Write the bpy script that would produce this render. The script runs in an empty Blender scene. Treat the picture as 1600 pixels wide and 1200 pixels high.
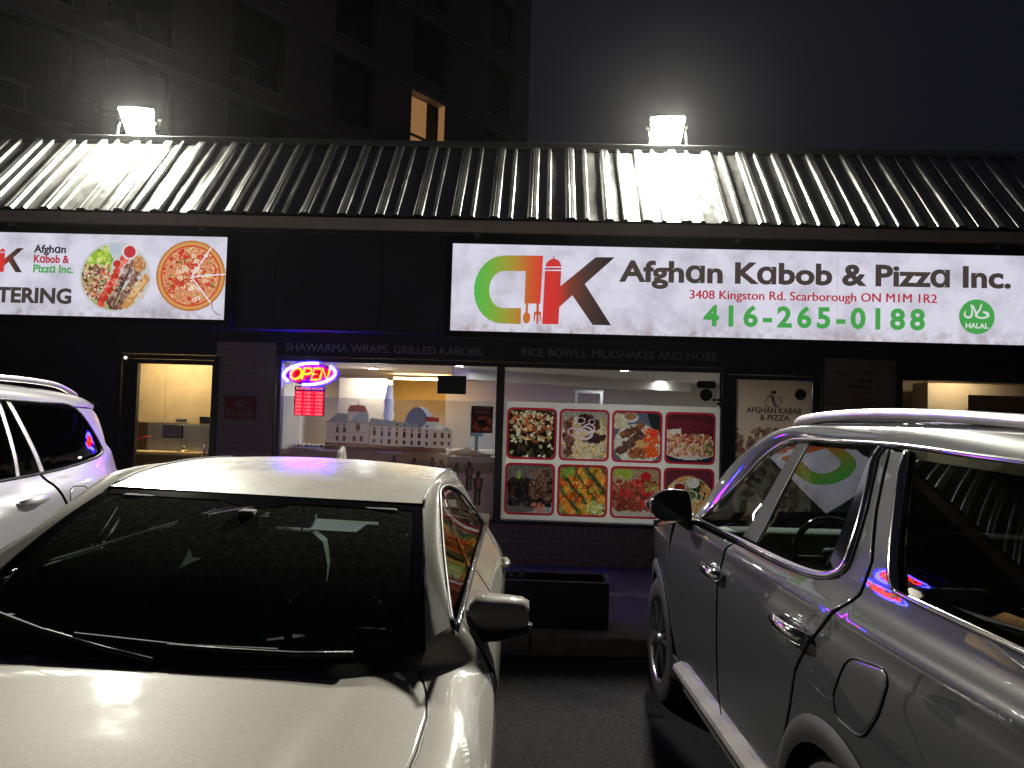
import bpy, bmesh, math, random
import numpy as np
from mathutils import Vector, Matrix
from mathutils.geometry import delaunay_2d_cdt

# ------------------------------------------------------------------ camera, world, exposure
scene = bpy.context.scene
COL = scene.collection
rad = math.radians

def look_rotation(yaw, pitch, roll):
    y, p, r = rad(yaw), rad(pitch), rad(roll)
    f = Vector((-math.sin(y) * math.cos(p), math.cos(y) * math.cos(p), math.sin(p)))
    r0 = Vector((math.cos(y), math.sin(y), 0)); u0 = r0.cross(f)
    rt = math.cos(r) * r0 + math.sin(r) * u0
    up = -math.sin(r) * r0 + math.cos(r) * u0
    return Matrix((rt, up, -f)).transposed()

cam_data = bpy.data.cameras.new('camera')
cam_data.sensor_width = 36.0
cam_data.lens = 27.0
cam_data.clip_start = 0.05
cam_data.clip_end = 500.0
cam = bpy.data.objects.new('camera', cam_data)
COL.objects.link(cam)
cam.matrix_world = Matrix.Translation((0, 0, 1.72)) @ look_rotation(1.9, 2.39, 1.7).to_4x4()
scene.camera = cam

world = bpy.data.worlds.new('World')
scene.world = world
world.use_nodes = True
bg = world.node_tree.nodes['Background']
bg.inputs[0].default_value = (0.0060, 0.0063, 0.0098, 1)      # city night sky
bg.inputs[1].default_value = 1.0

vs = scene.view_settings
vs.view_transform = 'Standard'
vs.look = 'None'
vs.exposure = 0.0
vs.gamma = 1.0
vs.use_curve_mapping = False
scene.cycles.use_denoising = True
scene.cycles.max_bounces = 8
scene.cycles.transparent_max_bounces = 16
scene.cycles.sample_clamp_indirect = 50.0
scene.cycles.caustics_reflective = False
scene.cycles.caustics_refractive = False

FLOOD = 2300.0        # emission of a floodlight lens
SIGN = 0.88           # emission of a backlit sign face

# ------------------------------------------------------------------ helpers
rng = random.Random(7)
nrng = np.random.default_rng(11)

def lin(c):
    return tuple((v / 12.92 if v <= 0.04045 else ((v + 0.055) / 1.055) ** 2.4) for v in (x / 255.0 for x in c))

MATS = {}
def principled(name, base, rough=0.5, metal=0.0, coat=0.0, coat_rough=0.05, emis=None, estr=0.0, spec=0.5,
               var=0.0, vscale=6.0, bump=0.0, bscale=60.0, rvar=0.0):
    """Principled material; var/vscale modulate the colour, bump/bscale add fine relief, rvar varies the gloss."""
    m = bpy.data.materials.new(name); m.use_nodes = True
    nt = m.node_tree; p = nt.nodes['Principled BSDF']
    p.inputs['Base Color'].default_value = (*base, 1)
    p.inputs['Roughness'].default_value = rough
    p.inputs['Metallic'].default_value = metal
    p.inputs['Coat Weight'].default_value = coat
    p.inputs['Coat Roughness'].default_value = coat_rough
    p.inputs['Specular IOR Level'].default_value = spec
    if emis is not None:
        p.inputs['Emission Color'].default_value = (*emis, 1)
        p.inputs['Emission Strength'].default_value = estr
    if var or bump or rvar:
        tc = nt.nodes.new('ShaderNodeTexCoord')
        if var:
            n = nt.nodes.new('ShaderNodeTexNoise'); n.inputs['Scale'].default_value = vscale
            n.inputs['Detail'].default_value = 6.0; n.inputs['Roughness'].default_value = 0.65
            nt.links.new(tc.outputs['Object'], n.inputs['Vector'])
            r = nt.nodes.new('ShaderNodeMapRange')
            r.inputs['From Min'].default_value = 0.3; r.inputs['From Max'].default_value = 0.7
            r.inputs['To Min'].default_value = 1.0 - var; r.inputs['To Max'].default_value = 1.0 + var
            nt.links.new(n.outputs['Fac'], r.inputs['Value'])
            mx = nt.nodes.new('ShaderNodeMix'); mx.data_type = 'RGBA'; mx.blend_type = 'MULTIPLY'
            mx.inputs['Factor'].default_value = 1.0
            mx.inputs['A'].default_value = (*base, 1)
            nt.links.new(r.outputs['Result'], mx.inputs['B'])
            nt.links.new(mx.outputs['Result'], p.inputs['Base Color'])
        if rvar:
            n2 = nt.nodes.new('ShaderNodeTexNoise'); n2.inputs['Scale'].default_value = vscale * 1.7
            n2.inputs['Detail'].default_value = 5.0
            nt.links.new(tc.outputs['Object'], n2.inputs['Vector'])
            r2 = nt.nodes.new('ShaderNodeMapRange')
            r2.inputs['From Min'].default_value = 0.3; r2.inputs['From Max'].default_value = 0.7
            r2.inputs['To Min'].default_value = max(0.02, rough - rvar); r2.inputs['To Max'].default_value = rough + rvar
            nt.links.new(n2.outputs['Fac'], r2.inputs['Value'])
            nt.links.new(r2.outputs['Result'], p.inputs['Roughness'])
        if bump:
            n3 = nt.nodes.new('ShaderNodeTexNoise'); n3.inputs['Scale'].default_value = bscale
            n3.inputs['Detail'].default_value = 4.0
            nt.links.new(tc.outputs['Object'], n3.inputs['Vector'])
            b = nt.nodes.new('ShaderNodeBump'); b.inputs['Strength'].default_value = bump
            b.inputs['Distance'].default_value = 0.01
            nt.links.new(n3.outputs['Fac'], b.inputs['Height'])
            nt.links.new(b.outputs['Normal'], p.inputs['Normal'])
    MATS[name] = m
    return m

def emitter(name, col, strength):
    m = bpy.data.materials.new(name); m.use_nodes = True
    nt = m.node_tree; nt.nodes.clear()
    o = nt.nodes.new('ShaderNodeOutputMaterial'); e = nt.nodes.new('ShaderNodeEmission')
    e.inputs[0].default_value = (*col, 1); e.inputs[1].default_value = strength
    nt.links.new(e.outputs[0], o.inputs[0])
    MATS[name] = m
    return m

def glass_mat(name, tint, rough=0.0, ior=1.5, dust=0.0, gain=1.0):
    """A thin pane: tinted see-through plus a Fresnel mirror, with a little dust."""
    m = bpy.data.materials.new(name); m.use_nodes = True
    nt = m.node_tree; nt.nodes.clear()
    o = nt.nodes.new('ShaderNodeOutputMaterial')
    t = nt.nodes.new('ShaderNodeBsdfTransparent'); t.inputs[0].default_value = (*tint, 1)
    g = nt.nodes.new('ShaderNodeBsdfGlossy'); g.inputs['Roughness'].default_value = rough
    f = nt.nodes.new('ShaderNodeFresnel'); f.inputs[0].default_value = ior
    mu = nt.nodes.new('ShaderNodeMath'); mu.operation = 'MULTIPLY'; mu.use_clamp = True; mu.inputs[1].default_value = gain
    nt.links.new(f.outputs[0], mu.inputs[0])
    mx = nt.nodes.new('ShaderNodeMixShader')
    nt.links.new(mu.outputs[0], mx.inputs[0]); nt.links.new(t.outputs[0], mx.inputs[1]); nt.links.new(g.outputs[0], mx.inputs[2])
    last = mx
    if dust:
        d = nt.nodes.new('ShaderNodeBsdfDiffuse'); d.inputs[0].default_value = (0.4, 0.42, 0.38, 1)
        tc = nt.nodes.new('ShaderNodeTexCoord'); n = nt.nodes.new('ShaderNodeTexNoise')
        n.inputs['Scale'].default_value = 48.0; n.inputs['Detail'].default_value = 8.0; n.inputs['Roughness'].default_value = 0.7
        nt.links.new(tc.outputs['Object'], n.inputs['Vector'])
        r = nt.nodes.new('ShaderNodeMapRange'); r.inputs['From Min'].default_value = 0.45; r.inputs['From Max'].default_value = 0.8
        r.inputs['To Min'].default_value = dust * 0.35; r.inputs['To Max'].default_value = dust * 1.3
        nt.links.new(n.outputs['Fac'], r.inputs['Value'])
        m2 = nt.nodes.new('ShaderNodeMixShader')
        nt.links.new(r.outputs[0], m2.inputs[0]); nt.links.new(mx.outputs[0], m2.inputs[1]); nt.links.new(d.outputs[0], m2.inputs[2])
        last = m2
    nt.links.new(last.outputs[0], o.inputs[0])
    MATS[name] = m
    return m

def print_mat(name, strength):
    """Backlit print: emission from the printed colour."""
    m = bpy.data.materials.new(name); m.use_nodes = True
    nt = m.node_tree; nt.nodes.clear()
    o = nt.nodes.new('ShaderNodeOutputMaterial'); e = nt.nodes.new('ShaderNodeEmission')
    a = nt.nodes.new('ShaderNodeAttribute'); a.attribute_name = 'print'
    nt.links.new(a.outputs['Color'], e.inputs[0]); e.inputs[1].default_value = strength
    nt.links.new(e.outputs[0], o.inputs[0])
    MATS[name] = m
    return m

def film_mat(name, translucent=0.5):
    """Window film carrying a print: colour and opacity from the print, lit from both sides."""
    m = bpy.data.materials.new(name); m.use_nodes = True
    nt = m.node_tree; nt.nodes.clear()
    o = nt.nodes.new('ShaderNodeOutputMaterial')
    a = nt.nodes.new('ShaderNodeAttribute'); a.attribute_name = 'print'
    d = nt.nodes.new('ShaderNodeBsdfDiffuse'); t = nt.nodes.new('ShaderNodeBsdfTranslucent'); tr = nt.nodes.new('ShaderNodeBsdfTransparent')
    nt.links.new(a.outputs['Color'], d.inputs[0]); nt.links.new(a.outputs['Color'], t.inputs[0])
    m1 = nt.nodes.new('ShaderNodeMixShader'); m1.inputs[0].default_value = translucent
    nt.links.new(d.outputs[0], m1.inputs[1]); nt.links.new(t.outputs[0], m1.inputs[2])
    m2 = nt.nodes.new('ShaderNodeMixShader')
    nt.links.new(a.outputs['Alpha'], m2.inputs[0]); nt.links.new(tr.outputs[0], m2.inputs[1]); nt.links.new(m1.outputs[0], m2.inputs[2])
    nt.links.new(m2.outputs[0], o.inputs[0])
    MATS[name] = m
    return m

def root_loc(o):
    while o.parent is not None: o = o.parent
    return np.array(o.location)

def tag(o, label=None, cat=None, group=None, kind=None):
    if label: o['label'] = label
    if cat: o['category'] = cat
    if group: o['group'] = group
    if kind: o['kind'] = kind
    return o

def empty(name, loc, label=None, cat=None, group=None, rot=None):
    o = bpy.data.objects.new(name, None); COL.objects.link(o)
    o.location = loc; o.empty_display_size = 0.2
    if rot: o.rotation_euler = rot
    return tag(o, label, cat, group)

def mesh(name, verts, faces, m, parent=None, smooth=False, local=False, normals=None, cols=None):
    """One mesh object. Vertices are world coordinates unless local (then the root's own axes)."""
    v = np.asarray(verts, float).reshape(-1, 3)
    if parent is not None and not local: v = v - root_loc(parent)
    me = bpy.data.meshes.new(name)
    me.from_pydata(v.tolist(), [], [tuple(int(i) for i in f) for f in faces])
    if m is not None: me.materials.append(MATS[m] if isinstance(m, str) else m)
    if smooth or normals is not None: me.polygons.foreach_set('use_smooth', [True] * len(me.polygons))
    if cols is not None:
        ca = me.color_attributes.new('print', 'FLOAT_COLOR', 'POINT')
        c = np.asarray(cols, float)
        if c.shape[1] == 3: c = np.c_[c, np.ones(len(c))]
        ca.data.foreach_set('color', c.astype(np.float32).ravel())
    me.update()
    if normals is not None:
        me.normals_split_custom_set_from_vertices([tuple(n) for n in np.asarray(normals, float)])
    o = bpy.data.objects.new(name, me); COL.objects.link(o)
    if parent is not None: o.parent = parent
    return o

def box(name, lo, hi, m, parent=None, bevel=0.0, local=False, seg=2, rot=None):
    """Axis-aligned box lo..hi, optionally bevelled, optionally turned (matrix about its centre)."""
    bm = bmesh.new(); bmesh.ops.create_cube(bm, size=1.0)
    lo, hi = Vector(lo), Vector(hi); c = (lo + hi) / 2; d = hi - lo
    for v in bm.verts: v.co = Vector((v.co.x * d.x, v.co.y * d.y, v.co.z * d.z))
    if bevel: bmesh.ops.bevel(bm, geom=bm.edges[:], offset=bevel, segments=seg, affect='EDGES', profile=0.5)
    vs_ = [(rot @ v.co if rot else v.co) + c for v in bm.verts]
    bm.verts.index_update()
    fs = [[v.index for v in f.verts] for f in bm.faces]
    bm.free()
    return mesh(name, [tuple(v) for v in vs_], fs, m, parent, smooth=False, local=local)

def boxes(name, items, m, parent=None, local=False):
    V, F = [], []
    for lo, hi in items:
        b = len(V)
        for x in (lo[0], hi[0]):
            for y in (lo[1], hi[1]):
                for z in (lo[2], hi[2]): V.append((x, y, z))
        F += [[b + i for i in q] for q in ((0, 1, 3, 2), (4, 6, 7, 5), (0, 4, 5, 1), (2, 3, 7, 6), (0, 2, 6, 4), (1, 5, 7, 3))]
    return mesh(name, V, F, m, parent, local=local)

def tube(name, pts, r, m, parent=None, local=False, n=8, flat=None, closed=False):
    """Sweep along pts with radius r (number or list); flat=(a,b) gives an oval section across/up."""
    P = np.asarray(pts, float); k = len(P)
    R = np.full(k, r) if np.isscalar(r) else np.asarray(r, float)
    T = np.zeros_like(P)
    for i in range(k):
        a = P[(i - 1) % k] if closed else P[max(i - 1, 0)]
        b = P[(i + 1) % k] if closed else P[min(i + 1, k - 1)]
        T[i] = (b - a) / (np.linalg.norm(b - a) + 1e-9)
    up = np.array([0, 0, 1.0]) if abs(T[:, 2]).mean() < 0.9 else np.array([1.0, 0, 0])
    V, F = [], []
    sa, sb = flat if flat else (1.0, 1.0)
    for i in range(k):
        s = np.cross(T[i], up); s /= np.linalg.norm(s) + 1e-9; u = np.cross(s, T[i])
        for j in range(n):
            t = 2 * math.pi * j / n
            V.append(P[i] + R[i] * (math.cos(t) * sa * s + math.sin(t) * sb * u))
    for i in range(k if closed else k - 1):
        i2 = (i + 1) % k
        for j in range(n):
            F.append((i * n + j, i * n + (j + 1) % n, i2 * n + (j + 1) % n, i2 * n + j))
    if not closed:
        F.append(tuple(range(n))[::-1]); F.append(tuple((k - 1) * n + j for j in range(n)))
    return mesh(name, V, F, m, parent, smooth=True, local=local)

def lathe(name, prof, axis_o, axis, m, parent=None, local=False, n=40):
    """Turn profile [(radius, along)] about an axis through axis_o."""
    A = np.array(axis, float); A /= np.linalg.norm(A)
    s = np.cross(A, [0, 0, 1.0]) if abs(A[2]) < 0.9 else np.array([1.0, 0, 0]); s /= np.linalg.norm(s); u = np.cross(A, s)
    V, F = [], []; k = len(prof)
    for (r, h) in prof:
        for j in range(n):
            t = 2 * math.pi * j / n
            V.append(np.array(axis_o) + A * h + r * (math.cos(t) * s + math.sin(t) * u))
    for i in range(k - 1):
        for j in range(n):
            F.append((i * n + j, i * n + (j + 1) % n, (i + 1) * n + (j + 1) % n, (i + 1) * n + j))
    return mesh(name, V, F, m, parent, smooth=True, local=local)

def grid(name, fn, nu, nv, m, parent=None, local=False, flip=False, smooth=True):
    """Surface fn(u, v) over the unit square."""
    V = [fn(i / nu, j / nv) for j in range(nv + 1) for i in range(nu + 1)]
    F = []
    for j in range(nv):
        for i in range(nu):
            a = j * (nu + 1) + i
            q = (a, a + 1, a + nu + 2, a + nu + 1)
            F.append(q[::-1] if flip else q)
    return mesh(name, V, F, m, parent, smooth=smooth, local=local)

def catmull(pts, n=8, closed=False):
    P = np.asarray(pts, float); k = len(P); out = []
    for i in range(k if closed else k - 1):
        if closed: p0, p1, p2, p3 = P[(i - 1) % k], P[i], P[(i + 1) % k], P[(i + 2) % k]
        else: p0, p1, p2, p3 = P[max(i - 1, 0)], P[i], P[i + 1], P[min(i + 2, k - 1)]
        for t in np.linspace(0, 1, n, endpoint=False):
            out.append(0.5 * ((2 * p1) + (p2 - p0) * t + (2 * p0 - 5 * p1 + 4 * p2 - p3) * t * t + (3 * p1 - p0 - 3 * p2 + p3) * t ** 3))
    if not closed: out.append(P[-1])
    return np.array(out)

def resample(poly, h):
    P = np.asarray(poly, float); out = []
    for i in range(len(P)):
        a, b = P[i], P[(i + 1) % len(P)]
        k = max(1, int(math.ceil(np.linalg.norm(b - a) / h)))
        for t in range(k): out.append(a + (b - a) * t / k)
    return np.array(out)

def round_corners(poly, r, n=5):
    """Replace each corner by an arc-like curve of reach r (number or list)."""
    P = np.asarray(poly, float); k = len(P); out = []
    for i in range(k):
        p, a, b = P[i], P[i - 1], P[(i + 1) % k]
        ri = r if np.isscalar(r) else r[i]
        da, db = np.linalg.norm(a - p), np.linalg.norm(b - p)
        q = min(ri, 0.45 * da, 0.45 * db)
        if q < 1e-4: out.append(p); continue
        s, e = p + (a - p) / da * q, p + (b - p) / db * q
        for t in np.linspace(0, 1, n): out.append((1 - t) ** 2 * s + 2 * t * (1 - t) * p + t * t * e)
    return np.array(out)

def inside(poly, Q):
    P = np.asarray(poly); r = np.zeros(len(Q), bool); j = len(P) - 1
    for i in range(len(P)):
        xi, yi = P[i]; xj, yj = P[j]
        c = ((yi > Q[:, 1]) != (yj > Q[:, 1])) & (Q[:, 0] < (xj - xi) * (Q[:, 1] - yi) / (yj - yi + 1e-12) + xi)
        r ^= c; j = i
    return r

def edge_dist(poly, Q):
    P = np.asarray(poly); d = np.full(len(Q), 1e9)
    for i in range(len(P)):
        a, b = P[i], P[(i + 1) % len(P)]; ab = b - a
        t = np.clip(((Q - a) @ ab) / (ab @ ab + 1e-12), 0, 1)
        d = np.minimum(d, np.linalg.norm(Q - (a + t[:, None] * ab), axis=1))
    return d

def fill(poly, h):
    """Triangulate a 2D polygon with interior points about h apart -> (points, triangles)."""
    P = np.asarray(poly, float)
    lo, hi = P.min(0), P.max(0)
    gx = np.arange(lo[0] + h / 2, hi[0], h); gy = np.arange(lo[1] + h / 2, hi[1], h)
    pts = [Vector(p) for p in P]
    if len(gx) and len(gy):
        G = np.array(np.meshgrid(gx, gy)).reshape(2, -1).T
        G = G[inside(P, G)]
        if len(G): G = G[edge_dist(P, G) > 0.45 * h]
        pts += [Vector(p) for p in G]
    k = len(P)
    r = delaunay_2d_cdt(pts, [(i, (i + 1) % k) for i in range(k)], [], 1, 1e-7)
    V = np.array([tuple(v) for v in r[0]])
    F = np.array([f for f in r[2] if len(f) == 3])
    C = V[F].mean(1)
    F = F[inside(P, C)]
    return V, F

def poly_inset(P, d):
    P = np.asarray(P, float); k = len(P)
    area = 0.5 * np.sum(P[:, 0] * np.roll(P[:, 1], -1) - np.roll(P[:, 0], -1) * P[:, 1])
    t = np.roll(P, -1, 0) - np.roll(P, 1, 0); t /= np.linalg.norm(t, axis=1)[:, None] + 1e-9
    n = np.c_[-t[:, 1], t[:, 0]] * (1 if area > 0 else -1)
    return P + n * d

def panel(name, poly, surf, m, parent, h=0.045, edge=0.007, drop=0.004, thick=0.014, out=(1, 0, 0), lift=0.0, gap=0.002, rim=True):
    """A trimmed sheet of a curved surface: surf(a, b) -> xyz over the polygon, with rolled edges and a turned-in rim."""
    P0 = resample(poly, h)
    if gap: P0 = poly_inset(P0, gap)
    P1 = poly_inset(P0, edge)
    V2, F = fill(P1, h)
    if np.linalg.norm(V2[:len(P1)] - P1) > 1e-4 or len(V2) < len(P1):
        P1 = V2[:len(P1)]
    e = 2e-3
    O = np.array(out, float)
    def frame(Q):
        p = surf(Q[:, 0], Q[:, 1])
        da = surf(Q[:, 0] + e, Q[:, 1]) - surf(Q[:, 0] - e, Q[:, 1])
        db = surf(Q[:, 0], Q[:, 1] + e) - surf(Q[:, 0], Q[:, 1] - e)
        n = np.cross(da, db); n /= np.linalg.norm(n, axis=1)[:, None] + 1e-12
        n *= np.where((n @ O) < 0, -1.0, 1.0)[:, None]
        return p + n * lift, n
    p, n = frame(V2)
    ab = (p[F[:, 1]] - p[F[:, 0]]); ac = (p[F[:, 2]] - p[F[:, 0]])
    bad = np.einsum('ij,ij->i', np.cross(ab, ac), n[F[:, 0]]) < 0
    F[bad] = F[bad][:, ::-1]
    V = [p]; N = [n]; faces = [tuple(f) for f in F]
    if rim:
        k = len(P0); q, nq = frame(P0)
        c = np.roll(q, -1, 0) - np.roll(q, 1, 0)
        side = np.cross(c, nq); side /= np.linalg.norm(side, axis=1)[:, None] + 1e-12
        inner = p[:k]
        side *= np.where(np.einsum('ij,ij->i', side, q - inner) < 0, -1.0, 1.0)[:, None]
        nr = 0.6 * nq + 0.8 * side
        b0 = len(p); b1 = b0 + k; b2 = b1 + k
        V += [q - nq * drop, q - nq * drop, q - nq * thick]; N += [nr, side, side]
        for i in range(k):
            j = (i + 1) % k
            for quad in ((i, j, b0 + j, b0 + i), (b1 + i, b1 + j, b2 + j, b2 + i)):
                faces.append(quad)
    o = mesh(name, np.concatenate(V), faces, m, parent, local=True, normals=np.concatenate(N))
    return o

def strip(name, A, B, m, parent, bulge=0.0, nrm=(0, 0, 1), n=6, local=True, thick=0.0):
    """Sheet between two curves of equal length, bulged along nrm."""
    A = np.asarray(A, float); B = np.asarray(B, float); nrm = np.asarray(nrm, float)
    if nrm.ndim == 1: nrm = np.tile(nrm, (len(A), 1))
    V = []
    for j in range(n + 1):
        t = j / n
        V.append(A + (B - A) * t + nrm * bulge * (1 - (2 * t - 1) ** 2))
    V = np.concatenate(V); k = len(A); F = []
    for j in range(n):
        for i in range(k - 1):
            F.append((j * k + i, j * k + i + 1, (j + 1) * k + i + 1, (j + 1) * k + i))
    return mesh(name, V, F, m, parent, smooth=True, local=local)

_txt = {}
def text_mesh(body, bold, sp=1.0):
    key = (body, bold, sp)
    if key in _txt: return _txt[key]
    cu = bpy.data.curves.new('lettering', 'FONT'); cu.body = body; cu.size = 1.0; cu.offset = bold; cu.space_character = sp
    cu.fill_mode = 'FRONT'; cu.resolution_u = 3
    ob = bpy.data.objects.new('lettering', cu); COL.objects.link(ob)
    dg = bpy.context.evaluated_depsgraph_get(); dg.update()
    me = bpy.data.meshes.new_from_object(ob.evaluated_get(dg))
    V = np.array([v.co[:] for v in me.vertices]); F = [tuple(p.vertices) for p in me.polygons]
    bpy.data.objects.remove(ob); bpy.data.curves.remove(cu); bpy.data.meshes.remove(me)
    _txt[key] = (V, F)
    return _txt[key]

CAP = None
def lettering(name, body, x0, x1, zb, cap, Y, m, parent, bold=0.02, slope=0.0, italic=0.0, local=False, sp=1.0):
    """Flat lettering facing the street: left x0, right x1, baseline zb, capital height cap, on plane Y."""
    global CAP
    if CAP is None: CAP = text_mesh('H', 0.0)[0][:, 1].max()
    if 'M' in body and bold > 0.004:               # heavy strokes without folding the M: three shifted copies
        V0, F0 = text_mesh(body, 0.0, sp); nv = len(V0)
        V = np.concatenate([V0 + np.array([dx, dy, 0]) * bold for dx, dy in ((-1, -0.3), (0, 0.4), (1, -0.1))])
        F = [tuple(i + c * nv for i in f) for c in range(3) for f in F0]
        lay = np.repeat([0.0, -0.0005, -0.001], nv)
    else:
        V, F = text_mesh(body, bold, sp); lay = np.zeros(len(V))
    x = (V[:, 0] - V[:, 0].min()) / (V[:, 0].max() - V[:, 0].min())
    z = V[:, 1] / CAP * cap
    W = np.c_[x0 + x * (x1 - x0) + italic * z, Y + lay, zb + z + slope * x * (x1 - x0)]
    return mesh(name, W, F, m, parent, local=local)

def flat_poly(name, poly, Y, m, parent=None, h=None, cols=None, local=False):
    """Flat shape (x, z) on plane Y facing the street; cols(points) -> print colours."""
    if h is None:
        P = np.asarray(poly, float)
        V = np.c_[P[:, 0], np.full(len(P), Y), P[:, 1]]
        return mesh(name, V, [tuple(range(len(P)))], m, parent, local=local)
    V2, F = fill(resample(poly, h), h)
    V = np.c_[V2[:, 0], np.full(len(V2), Y), V2[:, 1]]
    return mesh(name, V, F, m, parent, cols=None if cols is None else cols(V2), local=local)

def circle(cx, cz, r, n=40, rz=None, a0=0.0, a1=2 * math.pi):
    t = np.linspace(a0, a1, n, endpoint=abs(a1 - a0) < 6.2)
    return np.c_[cx + r * np.cos(t), cz + (rz or r) * np.sin(t)]

# ------------------------------------------------------------------ a small painter for printed pictures
class Canvas:
    def __init__(s, w, h, bg):
        s.w, s.h = w, h; s.a = np.zeros((h, w, 4)); s.a[:] = (*lin(bg), 1)
        yy, xx = np.mgrid[0:h, 0:w]; s.x = (xx + 0.5) / w; s.y = (yy + 0.5) / h; s.asp = h / w
        s.rs = np.random.default_rng(3)
    def put(s, mask, c, al=None, jit=0.0):
        c = np.array(lin(c))
        if jit: c = c * (1 + jit * s.rs.uniform(-1, 1, (mask.sum(), 1)))
        s.a[mask, :3] = c
        if al is not None: s.a[mask, 3] = al
    def ell(s, cx, cy, rx, ry, c, ang=0.0, jit=0.12, clip=None):
        dx, dy = s.x - cx, (s.y - cy) * s.asp; ca, sa = math.cos(ang), math.sin(ang)
        m = ((dx * ca + dy * sa) / rx) ** 2 + ((-dx * sa + dy * ca) / ry) ** 2 < 1
        if clip is not None: m &= clip
        s.put(m, c, jit=jit); return m
    def ring(s, cx, cy, rx, ry, w, c, clip=None):
        dx, dy = s.x - cx, (s.y - cy) * s.asp
        d = np.sqrt((dx / rx) ** 2 + (dy / ry) ** 2)
        m = abs(d - 1) < w
        if clip is not None: m &= clip
        s.put(m, c, jit=0.1)
    def poly(s, P, c, al=None, jit=0.08):
        Q = np.c_[s.x.ravel(), s.y.ravel()]; m = inside(np.array(P), Q).reshape(s.h, s.w)
        s.put(m, c, al, jit); return m
    def scatter(s, n, pal, r0, r1, clip=None, box=(0, 1, 0, 1), ang=None):
        for _ in range(n):
            cx = s.rs.uniform(box[0], box[1]); cy = s.rs.uniform(box[2], box[3])
            if clip is not None and not clip[min(s.h - 1, int(cy * s.h)), min(s.w - 1, int(cx * s.w))]: continue
            c = pal[s.rs.integers(len(pal))]; r = s.rs.uniform(r0, r1)
            s.ell(cx, cy, r, r * s.rs.uniform(0.45, 1.0), c, s.rs.uniform(0, 3.1) if ang is None else ang, 0.15, clip)
    def line(s, x0, y0, x1, y1, w, c, clip=None):
        ax, ay, bx, by = x0, y0 * s.asp, x1, y1 * s.asp
        px, py = s.x - ax, s.y * s.asp - ay; dx, dy = bx - ax, by - ay
        t = np.clip((px * dx + py * dy) / (dx * dx + dy * dy + 1e-9), 0, 1)
        m = np.hypot(px - t * dx, py - t * dy) < w
        if clip is not None: m &= clip
        s.put(m, c)
    def skewer(s, x0, y0, x1, y1, n, r, pal):
        for i in range(n):
            t = (i + 0.5) / n
            for _ in range(5):
                s.ell(x0 + (x1 - x0) * t + s.rs.normal(0, r * 0.35), y0 + (y1 - y0) * t + s.rs.normal(0, r * 0.35), r * s.rs.uniform(0.35, 0.9),
                      r * s.rs.uniform(0.35, 0.9), pal[s.rs.integers(len(pal))], s.rs.uniform(0, 3), 0.2)
    def obj(s, name, x0, x1, z0, z1, Y, m, parent, mask=None):
        """The picture as a sheet of small printed cells, top row first."""
        xs = np.linspace(x0, x1, s.w + 1); zs = np.linspace(z1, z0, s.h + 1)
        keep = np.ones((s.h, s.w), bool) if mask is None else mask
        V, F, C = [], [], []
        for j, i in zip(*np.nonzero(keep)):
            b = len(V)
            V += [(xs[i], Y, zs[j + 1]), (xs[i + 1], Y, zs[j + 1]), (xs[i + 1], Y, zs[j]), (xs[i], Y, zs[j])]
            C += [s.a[j, i]] * 4; F.append((b, b + 1, b + 2, b + 3))
        return mesh(name, V, F, m, parent, cols=np.array(C))

# ------------------------------------------------------------------ materials
principled('asphalt', (0.034, 0.034, 0.037), 0.85, spec=0.08, var=0.45, vscale=40, bump=0.9, bscale=160, rvar=0.12)
principled('concrete', (0.24, 0.22, 0.215), 0.85, var=0.2, vscale=5, bump=0.3, bscale=90)
principled('kerb_concrete', (0.20, 0.19, 0.185), 0.85, var=0.25, vscale=8, bump=0.3, bscale=70)
principled('apartment_brick', (0.38, 0.29, 0.25), 0.9, var=0.25, vscale=14, bump=0.3, bscale=50)
principled('apartment_concrete', (0.55, 0.52, 0.50), 0.85, var=0.15, vscale=4)
principled('apartment_glass', (0.012, 0.014, 0.02), 0.08, spec=0.6)
principled('apartment_frame', (0.16, 0.155, 0.15), 0.5)
principled('lit_window_glow', (0.62, 0.42, 0.22), 0.9, emis=(1.0, 0.52, 0.2), estr=0.22, var=0.2, vscale=8)  # emission in curtain and reveal stands in for lamplight from the room
principled('roof_metal', (0.46, 0.46, 0.44), 0.40, metal=0.9, var=0.12, vscale=5, rvar=0.08, bump=0.06, bscale=7)
principled('ridge_metal', (0.45, 0.46, 0.42), 0.42, metal=0.7, var=0.1, vscale=3)
principled('screw_steel', (0.08, 0.075, 0.07), 0.5, metal=0.6)
principled('eave_brown', (0.70, 0.58, 0.52), 0.55, var=0.12, vscale=3)
principled('black_siding', (0.045, 0.044, 0.056), 0.55, var=0.25, vscale=2.0)
principled('black_wall', (0.038, 0.037, 0.048), 0.6, var=0.25, vscale=3.0)
principled('black_brick', (0.36, 0.275, 0.26), 0.6, var=0.35, vscale=9, bump=0.35, bscale=60)
principled('mortar', (0.55, 0.48, 0.46), 0.9, var=0.2, vscale=20)
principled('black_aluminium', (0.060, 0.058, 0.062), 0.32, metal=0.2, var=0.2, vscale=6)
principled('faded_vinyl', (0.30, 0.30, 0.33), 0.7)
principled('red_sign', (0.22, 0.03, 0.04), 0.55, var=0.1, vscale=8)
principled('faded_white', (0.40, 0.33, 0.32), 0.6)
principled('parking_board', (0.42, 0.30, 0.27), 0.6, var=0.08, vscale=6)
principled('parking_red', (0.26, 0.05, 0.04), 0.6)
principled('ink_black', (0.015, 0.013, 0.013), 0.6)
principled('ink_maroon', (0.055, 0.015, 0.018), 0.6)
principled('soil', (0.03, 0.022, 0.016), 0.95, bump=1.0, bscale=60)
principled('planter_black', (0.014, 0.015, 0.02), 0.45, var=0.2, vscale=5, bump=0.05, bscale=20)
principled('planter_rim', (0.14, 0.14, 0.155), 0.45)
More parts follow.
